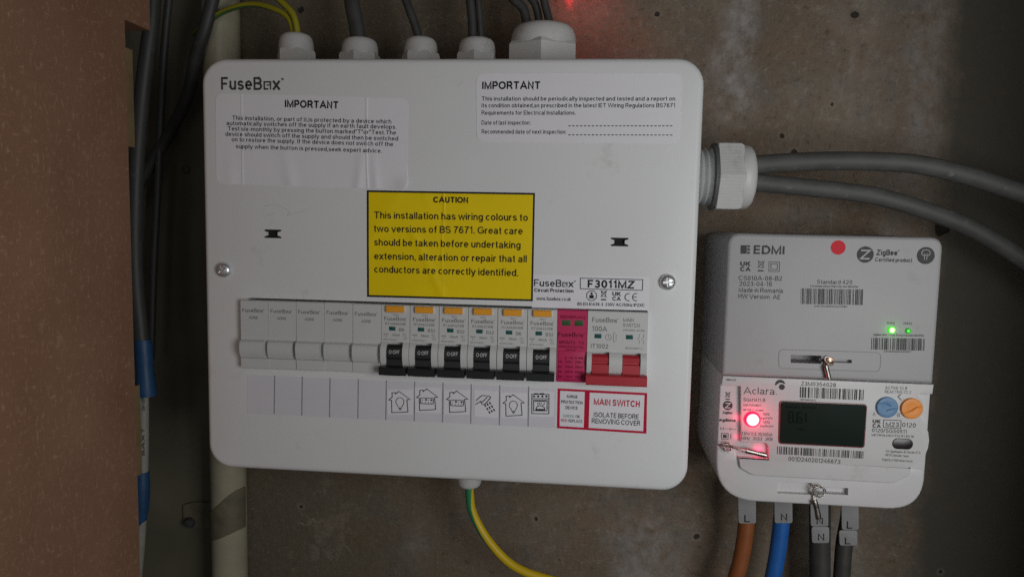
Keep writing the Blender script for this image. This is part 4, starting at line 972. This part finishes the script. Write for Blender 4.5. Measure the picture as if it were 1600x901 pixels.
# earth wires: green and yellow
def earth(pts, rpx_, yv, label, yel=8, twist=1.5, n=12, off=0, mats=None):
    pts = [Vector(p_) for p_ in pts]; b = MB(); tube(b, pts, rpx(rpx_, yv), n, 10, mfn=lambda j, i: 0 if ((j + yel // 2 + off) % n) < yel else 1, twist=twist)
    o = b.build('earth_wire', mats or [M_EYEL, M_EGRN], loc=pts[0], smooth=60); tag(o, label, 'earth wire'); return o
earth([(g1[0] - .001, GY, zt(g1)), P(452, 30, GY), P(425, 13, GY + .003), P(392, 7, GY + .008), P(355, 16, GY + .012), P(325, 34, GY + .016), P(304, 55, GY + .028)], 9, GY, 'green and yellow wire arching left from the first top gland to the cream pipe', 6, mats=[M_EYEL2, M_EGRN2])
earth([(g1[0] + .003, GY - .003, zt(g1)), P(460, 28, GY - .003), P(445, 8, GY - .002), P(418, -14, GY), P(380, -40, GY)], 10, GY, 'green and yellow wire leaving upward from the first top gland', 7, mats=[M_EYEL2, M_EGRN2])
earth([(gb[0], GY, gb[1] + .004), P(734, 772, GY), P(737, 795, GY), P(749, 822, GY), P(768, 850, GY - .002), P(793, 876, GY - .004), P(822, 893, GY - .006), P(870, 908, GY - .008)], 14, GY, 'green and yellow wire curving down from under the fuse box', 8, 2.6, 14, 6)
# meter tails into the side gland
cable([(gx0 + .020, -.052, P(1160, 259, -.052).z), P(1178, 258, -.052), P(1230, 254, -.052), P(1300, 251.5, -.053), P(1365, 252.5, -.054), P(1430, 256.5, -.056), P(1500, 271.5, -.058), P(1570, 293, -.060), P(1650, 325, -.062), P(1800, 420, -.062), P(1960, 600, -.060), P(2050, 900, -.060)], rpx(27.5, -.053), M_CABLE, 'upper of two thick grey cables leaving the side gland')
cable([(gx0 + .020, -.050, P(1160, 284, -.05).z), P(1180, 285, -.05), P(1240, 291, -.046), P(1310, 298, -.044), P(1375, 308, -.042), P(1450, 330, -.042), P(1520, 358, -.043), P(1590, 400, -.045), P(1650, 444, -.046), P(1770, 560, -.046), P(1880, 740, -.046), P(1930, 1000, -.046)], rpx(26, -.046), M_CABLE, 'lower of two thick grey cables leaving the side gland')
# tails under the meter
MYC = -.034
def tail(pts, wpx, mt, label, tags, cat='cable'):
    p3 = [P(a, b_, MYC) for a, b_ in pts]; root = thing('cable', label, cat, p3[0]); b = MB(); tube(b, p3, rpx(wpx, MYC), 18, 8); b.build('sheath', mt, root, smooth=60)
    for k, (x0, y0, x1, y1, let, lx, ly, capx, dy) in enumerate(tags):
        yv = MYC - rpx(wpx, MYC) - .0008 - dy; b = MB()
        pl = roundpoly([xz(x0, y0, yv), xz(x1, y0, yv), xz(x1, y1, yv), xz(x0 + 1, y1, yv)], .0018)
        prism(b, pl, yv, yv + .0012, .0004); tg = b.build('tape_tag', M_TAG, root)
        b = MB(); T(b, let, lx - 5 if let == 'N' else lx - 4, ly, lx + 5 if let == 'N' else lx + 4.5, ly, capx, yv - .0001, .004); b.build('letter', M_INK, tg)
tail([(1167, 765), (1167, 800), (1165, 830), (1159, 868), (1149, 905), (1138, 940), (1093, 1120), (1093, 1350)], 25, M_BROWN, 'brown cable under the meter with a white tag marked L', [(1153, 772, 1181.5, 817.5, 'L', 1167, 815, 12, 0)])
tail([(1222, 765), (1222, 800), (1219, 832), (1214, 868), (1207, 905), (1199, 940), (1169, 1120), (1169, 1350)], 25, M_BLUE, 'blue cable under the meter with a white tag marked N', [(1209.5, 772, 1238.5, 817, 'N', 1225, 812.5, 11, 0)])
tail([(1281, 765), (1281, 810), (1281, 850), (1281, 900), (1280, 950), (1277, 1120), (1277, 1350)], 31, M_TAIL, 'grey cable under the meter with two tags marked N', [(1266, 775, 1294.5, 822, 'N', 1281, 818, 10, 0), (1268, 822.5, 1296, 848, 'N', 1283, 843.5, 11, .0003)])
tail([(1330, 765), (1326, 810), (1319, 850), (1315, 900), (1311, 950), (1299, 1120), (1299, 1350)], 25, M_TAIL, 'grey cable under the meter with two tags marked L', [(1314.5, 775, 1342, 827.5, 'L', 1327, 825, 12, 0), (1311, 828, 1340, 852, 'L', 1324, 849.5, 11, .0003)])
# left side cables
CYL = -.055
p3 = [P(a, b_, CYL) for a, b_ in ((240, -40), (237, 30), (228, 100), (219, 180), (213, 270), (210.5, 370), (213, 450), (219, 510), (223, 560), (224, 620), (224, 700), (222, 780), (219, 840), (214, 900), (206, 1000), (200, 1150))]
root = thing('cable', 'grey cable with blue tape hanging behind the fibreboard panel', 'cable', p3[0])
b = MB(); tube(b, p3[:9], rpx(24, CYL), 16, 8); b.build('sheath', M_CABLE2, root, smooth=60)
b = MB(); tube(b, p3[8:], rpx(17, CYL), 16, 8); pc = b.build('inner_sheath', M_PALECABLE, root, smooth=60)
b = MB(); 
for s, y0, y1 in (('GNB', 622, 642), ('SAXT', 668, 712)):
    yv = CYL - rpx(17, CYL) - .0003; a, e_ = P(227, y1, yv), P(227, y0, yv)
    text_uv(b, s, (a.x, a.z), (0, e_.z - a.z), (-1, 0), yv, .0024, 0)
b.build('printed_text', M_GREYINK, pc)
b = MB(); tube(b, [P(223, 530, CYL), P(225, 560, CYL), P(227, 590, CYL), P(228.5, 618, CYL)], lambda t: rpx(26 + 5 * t + 1.5 * math.sin(t * 9), CYL), 20, 6); b.build('tape_wrap', M_TAPE, root, smooth=60)
b = MB(); tube(b, [P(222, 736, CYL), P(222, 770, CYL), P(220, 805, CYL), P(216, 832, CYL), P(212, 850, CYL)], lambda t: rpx(22 + 3 * math.sin(t * 6) - 9 * t ** 3, CYL), 20, 6); b.build('tape_wrap', M_TAPE, root, smooth=60)
cable([P(342, -40, -.03), P(322, 40, -.03), P(306, 90, -.026), P(296, 140, -.022), P(280, 180, -.018), P(258, 220, -.014), P(236, 255, -.012), P(205, 310, -.012)], rpx(20, -.03), M_CABLE2, 'dark grey cable sloping down left of the cream pipe')
cable([P(268, -40, -.02), P(258, 60, -.018), P(252, 160, -.016), P(246, 300, -.014), P(240, 420, -.014), P(236, 560, -.014)], rpx(12, -.02), M_CABLE2, 'thin dark cable hanging on the painted wall behind the taped cable')

# ------------------------------------------------------------------ communications hub (upper) and meter (lower)
HY = -.0820                                        # front of the hub
MXL, MXR = P(1133, 480, HY).x, P(1467, 480, HY).x
HT = (P(1200, 364.5, HY).z + P(1420, 371, HY).z) / 2
HB = (P(1140, 586, HY).z + P(1450, 599.5, HY).z) / 2
HUB = thing('communications_hub', 'light grey upper hub of the smart meter with green lights', 'meter hub', (MXL, 0, HB))
hp = ccw(roundpoly([(MXL, HB), (MXR, HB), (MXR, HT), (MXL, HT)], [0, 0, .0075, .0075], 8))
hub = prism(MB(), hp, HY, -.0004, .0022, n=4).build('body', M_HUB, HUB)
gq = [(1217, 545.6), (1376.6, 550.5), (1375, 580.5), (1216.5, 575)]
y = HY - .00008
c = MB(); prism(c, [xz(*a, HY) for a in ((1235.6, 553.9), (1283.6, 555.4), (1283.4, 568), (1235.4, 566.4))], HY - .01, HY + .014); cut(hub, c)
c = MB(); prism(c, [xz(*a, HY) for a in ((1283, 560), (1331, 561.8), (1331, 567), (1283, 565.5))], HY - .01, HY + .004); cut(hub, c)
b = MB(); stroke(b, roundpoly([xz(*a, y) for a in gq], .0032), .0004, y, True); b.build('groove_line', M_HUBG, HUB)
b = MB()
T(b, 'EDMI', 1177.2, 396.2, 1225.6, 397.3, 13, y, .02)
f = quadmap([(1157.3, 382.9), (1172, 383.3), (1171.5, 396.6), (1156.8, 396.2)], y)
for u0, u1, v0, v1 in ((0, .66, 0, 1), (.72, 1, 0, .24), (.72, 1, .36, .63), (.72, 1, .74, 1)): sheet(b, [f(u0, v1), f(u1, v1), f(u1, v0), f(u0, v0)], y)
T(b, 'UK', 1156.3, 415, 1173, 415.4, 6.6, y, .035); T(b, 'CA', 1156.3, 423.2, 1173, 423.6, 6.6, y, .035)
q = xz(1189.2, 413.3, y); bin_icon(b, q[0], q[1], .0049, .0003, y)
stroke(b, [xz(*a, y) for a in ((1201.6, 408.8), (1218, 409.3), (1217.8, 424.2), (1201.3, 423.8))], .00036, y, True); stroke(b, [xz(*a, y) for a in ((1204.6, 411.8), (1214.8, 412.1), (1214.6, 421.2), (1204.4, 420.9))], .00036, y, True)
for s, x0, y0, x1, y1 in (('CS010A-08-B2', 1154, 437.6, 1221.9, 438.5), ('2023-04-18', 1154.6, 446.5, 1205.9, 447.1), ('Made in Romania', 1154.2, 456.1, 1223.2, 457.5), ('HW Version  AE', 1153.6, 466, 1219.2, 467.3)):
    T(b, s, x0, y0, x1, y1, 7.2, y, .003)
q = xz(1352, 397.6, y); zdisc(b, q[0], q[1], .0049, y)
T(b, 'ZigBee', 1368.5, 398.2, 1402.3, 398.9, 8.4, y, .028); T(b, '®', 1402.8, 392.5, 1405.5, 392.6, 2.4, y); T(b, 'Certified product', 1367.2, 408.3, 1425, 409.6, 6.2, y, .02)
q = xz(1446.5, 399.2, y); r = .0051; sheet(b, circ(q[0], q[1], r, 28), y)
stroke(b, [(q[0] + r * a, q[1] + r * c_) for a, c_ in ((-.14, -.5), (-.14, 0), (-.38, .05), (-.48, .3), (-.36, .58), (0, .68), (.36, .58), (.48, .3), (.38, .05), (.14, 0), (.14, -.5))], .00036, y - .00004, False, 1)
stroke(b, [(q[0] + r * a, q[1] + r * c_) for a, c_ in ((-.25, .25), (0, .0), (.25, .25))], .00028, y - .00004, False, 1)
T(b, 'Standard 420', 1276.7, 443.2, 1331.6, 444, 6.6, y, .002); T(b, 'Communications Hub Function Identifier', 1266.1, 448.3, 1341.3, 449.4, 3.6, y, .008)
barcode(b, [(1251.4, 450.4), (1348.6, 452), (1347.8, 476.4), (1251, 474.6)], y, 44, 3); T(b, 'E4F5DD80002042080', 1272.5, 479.3, 1323.8, 480.2, 2.6, y, .008)
T(b, 'WAN', 1385.2, 506.2, 1397.9, 506.6, 3.9, y, .008); T(b, 'HAN', 1412, 506.7, 1424.3, 507, 3.9, y, .008)
T(b, 'ZigBee MAC + Gas Proxy Function Identifier', 1364, 524.2, 1444, 525.6, 3.6, y, .008)
barcode(b, [(1361.6, 527.4), (1444.8, 528.8), (1444.2, 547.6), (1361, 545.8)], y, 36, 9); T(b, 'E4F5DD80002084697', 1381.3, 549.8, 1423.7, 550.6, 2.5, y, .008)
b.build('printed_text', [M_LOGO, M_HUB], HUB)
b = MB(); q = xz(1309.7, 386.6, y); sheet(b, circ(q[0], q[1], .0043, 30), y - .00002); b.build('red_dot', M_DOT, HUB)
def led(px, py, r, mt, parent, lab, yf, power=0.0, col=(1, 0, 0), out=.001):
    q = P(px, py, yf); lt = bpy.data.objects.new('x', None)
    b = MB(); lathe(b, [(r, 0), (r * .97, out * .4), (r * .8, out * .75), (r * .5, out * .95), (r * .1, out)], (0, 0, 0), (0, -1, 0), 24)
    o = b.build('indicator_light', mt, None, smooth=60); o.parent = parent; o.location = Vector((q.x, yf - .0001, q.z)) - ORG[parent.name]; o['label'] = lab
    if power:
        l = bpy.data.lights.new('lamp_glow', 'POINT'); l.energy = power; l.color = col; l.shadow_soft_size = r * .6
        lo = bpy.data.objects.new('lamp_glow', l); COL.objects.link(lo); lo.parent = parent; lo.location = Vector((q.x, yf - out - r * (1.2 if power > .002 else .9), q.z)) - ORG[parent.name]
    return o
led(1393, 515.3, .0023, led_mat('bright_green_led', (.75, 1, .45), (.03, .75, .01), 2.2, .9, .0023), HUB, 'bright green network light', HY, .00045, (.1, 1, .05))
led(1418.6, 516.6, .0017, led_mat('dim_green_led', (.06, .75, .04), (.008, .22, .01), .9, .6, .0017), HUB, 'dim green network light', HY, .00005, (.1, 1, .05))
b = MB(); q = P(1296, 562.5, HY); lathe(b, [(.0024, -.004), (.0024, .0008), (.0020, .0017), (.0008, .0021)], (q.x, HY, q.z), (0, -1, 0), 20); b.build('seal_screw', M_COPPER, HUB)

# meter
MY = -.0768                                        # face of the meter body behind its printed plate
PY_ = -.0805                                       # front of the printed plate
BB = (P(1250, 787.3, -.078).z + P(1360, 794.3, -.078).z) / 2
MET = thing('electricity_meter', 'white electricity meter with a dark display and a red light', 'electricity meter', (MXL, 0, BB))
mt_ = HB - .0002
ml, mr = MXL + .0002, P(1447, 710, MY).x
prism(MB(), ccw(roundpoly([(ml, P(1130, 722, MY).z), (mr, P(1440, 752, MY).z), (mr, mt_), (ml, mt_)], 0)), MY, -.0006, .0008).build('body', M_METER, MET)
CY = -.0775
zt0 = P(1130, 697.5, CY).z
tc_pts = [xz(1120, 696.5, CY), xz(1151.5, 699, CY), xz(1152, 712, CY), xz(1421, 728.5, CY), xz(1446, 731.5, CY), (mr + .0002, BB), (ml, BB)]
tcp = ccw(roundpoly(tc_pts, [0, 0, 0, 0, 0, .027, .026], 10, .80))
tc = prism(MB(), tcp, CY, -.0002, .0017, n=4).build('terminal_cover', M_METER, MET, label='white rounded terminal cover along the bottom')
c = MB(); prism(c, [xz(*a, CY) for a in ((1215, 751.5), (1269, 754), (1268.5, 772.5), (1214.5, 770))], CY - .01, CY + .0035); cut(tc, c)
c = MB(); prism(c, [xz(*a, CY) for a in ((1268, 759), (1325.5, 762), (1325, 772.8), (1268, 770))], CY - .01, CY + .0045); cut(tc, c)
tp = [xz(1152.7, 712, CY), xz(1421.5, 727.5, CY), xz(1419, 740, CY), xz(1394, 752.6, CY), xz(1176, 740.5, CY), xz(1155, 729, CY)]
tp = roundpoly(tp, [.0002, .0002, .004, .007, .007, .004], 6)
prism(MB(), tp, CY - .0025, CY + .001, .0008).build('raised_panel', M_METER, tc)
# printed plate
pp = [(1129.8, 586.8), (1459.6, 600.6), (1457, 615.6), (1438.5, 615.8)]
for a in range(-62, 50, 12): pp.append((1423.5 + 20.5 * math.cos(math.radians(a)), 637 + 20.5 * math.sin(math.radians(a))))
pp += [(1441, 656), (1447, 664), (1451, 675), (1452.4, 688), (1450.5, 700), (1446, 711), (1438, 720), (1429, 727), (1419, 731.4), (1201.5, 719.4), (1200.7, 696.5), (1197, 692.2), (1158, 690.2), (1157.4, 603.2), (1127.4, 602)]
pl = prism(MB(), ccw([xz(a, b_, PY_) for a, b_ in pp]), PY_, MY - .0002, .0006, n=2).build('printed_plate', M_PLATE, MET, smooth=30)
y = PY_ - .00008
b = MB()
T(b, 'Made in EU', 1134.5, 594, 1150, 595, 3.6, y, .008)
T(b, 'Aclara.', 1161.6, 615.2, 1213.6, 616.5, 11.4, y, -.006)
q = xz(1219, 600.6, y); r = .0031
sheet(b, [(q[0] + r * math.cos(math.radians(a)), q[1] + r * math.sin(math.radians(a))) for a in range(10, 191, 12)] + [(q[0] - r * .75, q[1] - r * .1), (q[0] - r * .2, q[1] + r * .38), (q[0] + r * .4, q[1] + r * .35)], y)
sheet(b, circ(q[0] + r * .35, q[1] - r * .45, r * .58, 18), y - .00003)
T(b, 'SGM1411-B', 1161.6, 626.6, 1195.7, 627.6, 5.4, y, .003); T(b, '0197/0120200017', 1161.6, 633.9, 1190, 634.5, 3, y, .008); T(b, 'METER C1 coupled', 1161, 641, 1192.8, 642, 3, y, .008)
T(b, '1000', 1191.6, 648.6, 1202.4, 648.9, 4.4, y); T(b, 'imp/kWh', 1187.8, 654.4, 1206.6, 654.8, 3.9, y); T(b, '1000', 1192, 661, 1203, 661.4, 4.4, y); T(b, 'imp/kvarh', 1187.8, 666.6, 1208, 667.1, 3.9, y)
T(b, '230V 0.5-10(100)A', 1157.8, 679, 1207, 681.2, 5.4, y, .003); T(b, '50Hz   2023   3KB', 1157.4, 686.1, 1207, 688.2, 5.2, y, .003)
T(b, '23M0354028', 1251.2, 601.6, 1306, 604.4, 6.6, y, .003)
barcode(b, [(1250, 604), (1350, 608.4), (1349, 625), (1249.6, 620.6)], y, 38, 5); T(b, 'H0000803022', 1249.9, 625.2, 1274.9, 626.3, 2.8, y, .01)
barcode(b, [(1214.4, 696.8), (1350, 704.5), (1349, 716), (1214, 708.8)], y, 54, 11); T(b, '001D240201246673', 1231.6, 719.2, 1312.8, 724.1, 6.8, y, .003)
T(b, 'ACTIVE: Cl. B', 1382.9, 607.4, 1417.3, 608.6, 4.8, y); T(b, 'REACTIVE: Cl. 2', 1382.5, 613.6, 1423.5, 615, 4.8, y)
T(b, 'A', 1363.4, 649.3, 1368, 649.5, 6, y, -.004); T(b, 'B', 1401.6, 650.6, 1405.9, 650.8, 6, y, -.004)
T(b, 'UK', 1363.3, 660.2, 1376.3, 660.8, 5.8, y, .035); T(b, 'CA', 1363, 667.2, 1376.3, 667.8, 5.8, y, .035)
stroke(b, [xz(*a, y) for a in ((1380.6, 655.4), (1408, 656.6), (1407.6, 668.6), (1380.2, 667.4))], .0004, y, True)
T(b, 'M23', 1383.8, 665.9, 1404.3, 666.8, 7.6, y, .006); T(b, '0120', 1409.5, 666.4, 1430.9, 667.4, 7, y, .004); T(b, '0120/SGS0511', 1362.3, 674.4, 1416.5, 676.9, 6.4, y, .003); T(b, 'METROLOGY FW:01.00.16', 1361.9, 680.5, 1427.9, 683.2, 3.6, y, .008)
T(b, 'Pol. Ugaldeguren III, Parcela 37-A', 1384, 706, 1438.6, 708.6, 4, y); T(b, '48170 Zamudio, Spain', 1383, 711.8, 1420, 713.8, 4, y); T(b, 'Property of SMS Meter Assets', 1378.3, 719.1, 1425.9, 721.8, 4, y)
b.build('printed_text', M_LOGO, pl)
b = MB(); yr = MY - .0006 + .0003
q = xz(1137.3, 616.5, yr); bin_icon(b, q[0], q[1], .0036, .00025, yr)
q = xz(1137.3, 633, yr); zdisc(b, q[0], q[1], .0029, yr, 0, 1); T(b, 'ZigBee', 1129.1, 645.8, 1144.5, 646.3, 3.8, yr, .02); T(b, 'eglims', 1123.4, 657.6, 1149.2, 658.6, 4.8, yr, .02, 0, None, .25)
T(b, 'Li', 1126.1, 670.9, 1130.8, 671.1, 5, yr, -.004); stroke(b, [xz(1132, 669.4, yr), xz(1150, 670.2, yr)], .0002, yr); stroke(b, [xz(1141, 667.4, yr), xz(1141, 672.2, yr)], .0002, yr)
stroke(b, [xz(*a, yr) for a in ((1127.6, 676.4), (1138, 676.8), (1137.8, 685.8), (1127.4, 685.4))], .0003, yr, True); sheet(b, [xz(*a, yr) for a in ((1130, 678.4), (1135.6, 678.7), (1135.4, 683.8), (1129.8, 683.5))], yr); stroke(b, [xz(1142.2, 677, yr), xz(1142, 685.6, yr)], .0003, yr)
b.build('side_marking', [M_LOGO, M_METER], MET)
b = MB(); prism(b, roundpoly([xz(*a, y) for a in ((1217.2, 625.2), (1355, 630.9), (1350.6, 699.4), (1215.8, 692.6))], .0022), y - .0004, y + .0005, .0002); dsp = b.build('display', M_BEZEL, MET)
b = MB(); prism(b, roundpoly([xz(*a, y) for a in ((1219.8, 626.6), (1353.6, 632.2), (1348.8, 697.6), (1218, 690.8))], .0018), y - .0006, y - .0003, .0001); gl = b.build('screen', M_LCD, dsp)
b = MB(); ys = y - .0008
SEG = {'8': 'abcdefg', '6': 'acdefg', '1': 'bc'}
def seg(ch, x, yb_, wd, ht):
    pt = {'a': ((0, 1), (1, 1)), 'g': ((0, .5), (1, .5)), 'd': ((0, 0), (1, 0)), 'f': ((0, 1), (0, .5)), 'b': ((1, 1), (1, .5)), 'e': ((0, .5), (0, 0)), 'c': ((1, .5), (1, 0))}
    for s in SEG[ch]:
        (u0, v0), (u1, v1) = pt[s]; g_ = .07
        du, dv = (u1 - u0) * g_, (v1 - v0) * g_; stroke(b, [xz(x + (u0 + du) * wd, yb_ - (v0 + dv) * ht, ys), xz(x + (u1 - du) * wd, yb_ - (v1 - dv) * ht, ys)], .00085, ys)
seg('8', 1232.5, 659.5, 7, 16); seg('6', 1246, 660, 7, 16); seg('1', 1252.5, 660.4, 7, 16)
q = xz(1242.8, 660, ys); sheet(b, circ(q[0], q[1], .0005, 8), ys)
T(b, 'kWh', 1246, 672, 1257, 672.6, 4, ys)
T(b, 'IMPORT ACTIVE', 1228, 636.5, 1276, 638.4, 3, ys)
b.build('display_digits', M_LCDSEG, gl)
for px, py, mt, lab in ((1385.3, 635.4, M_BTNB, 'round blue button marked A'), (1423.5, 637.2, M_BTNO, 'round orange button marked B')):
    q = P(px, py, PY_); r = .00635; b = MB(); lathe(b, [(r, -.001), (r, .0012), (r * .96, .0017), (r * .9, .0018), (r * .5, .00155), (r * .05, .0015)], (q.x, PY_, q.z), (0, -1, 0), 36); bt = b.build('button', mt, MET, label=lab, smooth=40)
    b = MB(); sgn = 1 if mt is M_BTNB else -1
    if sgn > 0:
        tube(b, [(q.x - r * .8, PY_ - .0016, q.z + r * .35), (q.x - r * .2, PY_ - .0017, q.z + r * .42), (q.x + r * .3, PY_ - .0016, q.z + r * .15)], .00045, 8, 6)
        tube(b, [(q.x - r * .1, PY_ - .0016, q.z - r * .35), (q.x + r * .35, PY_ - .0017, q.z - r * .15), (q.x + r * .85, PY_ - .0016, q.z - r * .08)], .00045, 8, 6)
    else:
        tube(b, [(q.x - r * .75, PY_ - .0015, q.z - r * .5), (q.x - r * .1, PY_ - .0018, q.z - r * .25), (q.x + r * .4, PY_ - .0018, q.z + r * .1), (q.x + r * .85, PY_ - .0015, q.z + r * .25)], .0006, 8, 6)
    b.build('grip_ridge', mt, bt, smooth=60)
    if sgn < 0:
        c0, c1 = Vector(xz(1405, 617, PY_)), Vector(xz(1410.5, 623.5, PY_)); d_ = (c1 - c0).normalized(); n_ = Vector((-d_.y, d_.x)) * .0011
        b = MB(); prism(b, [tuple(c0 + n_), tuple(c0 - n_), tuple(c1 - n_), tuple(c1 + n_)], PY_ - .0012, PY_ + .0002, .0003); b.build('pointer_tab', M_PLATE, bt)
q0, q1 = xz(1393.5, 700.5, PY_), xz(1427, 685.2, PY_)
b = MB(); prism(b, rrect(q0[0], q1[0], q0[1], q1[1], (q1[1] - q0[1]) * .48, 8), PY_ - .0004, PY_ + .0005, .0003); b.build('optical_port', M_PORT, MET)
led(1175.4, 654.4, .0050, led_mat('bright_red_led', (1, .80, .84), (1, .004, .07), 4.0, 1.15, .0052), MET, 'glowing red pulse light', PY_, .0070, (1.0, .015, .10), .0022)
for px, py, dp, pw in ((1184, 702, .0022, .00075), (1150, 652, .0020, .00030), (1150, 682, .0020, .00022)):      # red light leaking into the pockets beside the lens
    l = bpy.data.lights.new('lamp_glow', 'POINT'); l.energy = pw; l.color = (1, .02, .12); l.shadow_soft_size = .0012
    lo = bpy.data.objects.new('lamp_glow', l); COL.objects.link(lo); lo.parent = MET; q = P(px, py, MY); lo.location = Vector((q.x, MY - dp, q.z)) - ORG[MET.name]

# wire seals
def seal(label, coil, turns, wirepts, sleeve, r_s):
    """coil: centre px, radius px, depth"""
    cx, cy, cr, yv = coil; c0 = P(cx, cy, yv); rr = rpx(cr * 2, yv); root = thing('wire_seal', label, 'wire seal', c0)
    pts = []
    for i in range(turns * 12 + 1):
        a = i * math.pi / 6 + .7; k = 1 - .22 * math.sin(i * 1.3); pts.append((c0.x + rr * k * math.cos(a), yv - .0006 * i / 12 + .0008 * math.sin(a * .7), c0.z + rr * k * math.sin(a)))
    b = MB(); tube(b, pts, .00036, 8, 2); 
    w = [P(x, y_, d_) for x, y_, d_ in wirepts]
    tube(b, w, .0004, 8, 5); tube(b, [p_ + Vector((.0006, -.0003, .0005)) for p_ in w], .0004, 8, 5); b.build('wire', M_WIRE, root, smooth=60)
    s = [P(x, y_, d_) for x, y_, d_ in sleeve]; b = MB(); tube(b, s, lambda t: r_s * (1 + .05 * math.sin(t * 9)), 14, 6, flat=.75); b.build('crimp_sleeve', M_LEAD, root, smooth=50)
seal('wire seal on the slot of the grey hub, above the display', (1296, 563, 6, HY - .0022), 1, [(1288, 563, HY + .001), (1289, 569, HY - .002), (1291, 574, HY - .003)], [(1290.5, 571, HY - .003), (1293, 581, HY - .003), (1295.5, 592, HY - .0028)], .0014)
seal('wire seal lying below the red light at the left of the meter', (1137, 697.5, 6, CY - .0025), 3, [(1122, 695, CY), (1140, 698, CY - .002), (1156, 702, CY - .003), (1167, 704.5, CY - .0032)], [(1165, 703.5, CY - .0032), (1180, 707, CY - .0034), (1197, 711, CY - .0034)], .00155)
seal('wire seal hanging over the bottom slot of the terminal cover', (1279, 766, 8, CY - .0022), 3, [(1271, 759, CY + .002), (1270.5, 770, CY - .001), (1272, 782, CY - .0025)], [(1272.5, 781, CY - .0028), (1276, 794, CY - .003), (1279, 810, CY - .003)], .0017)
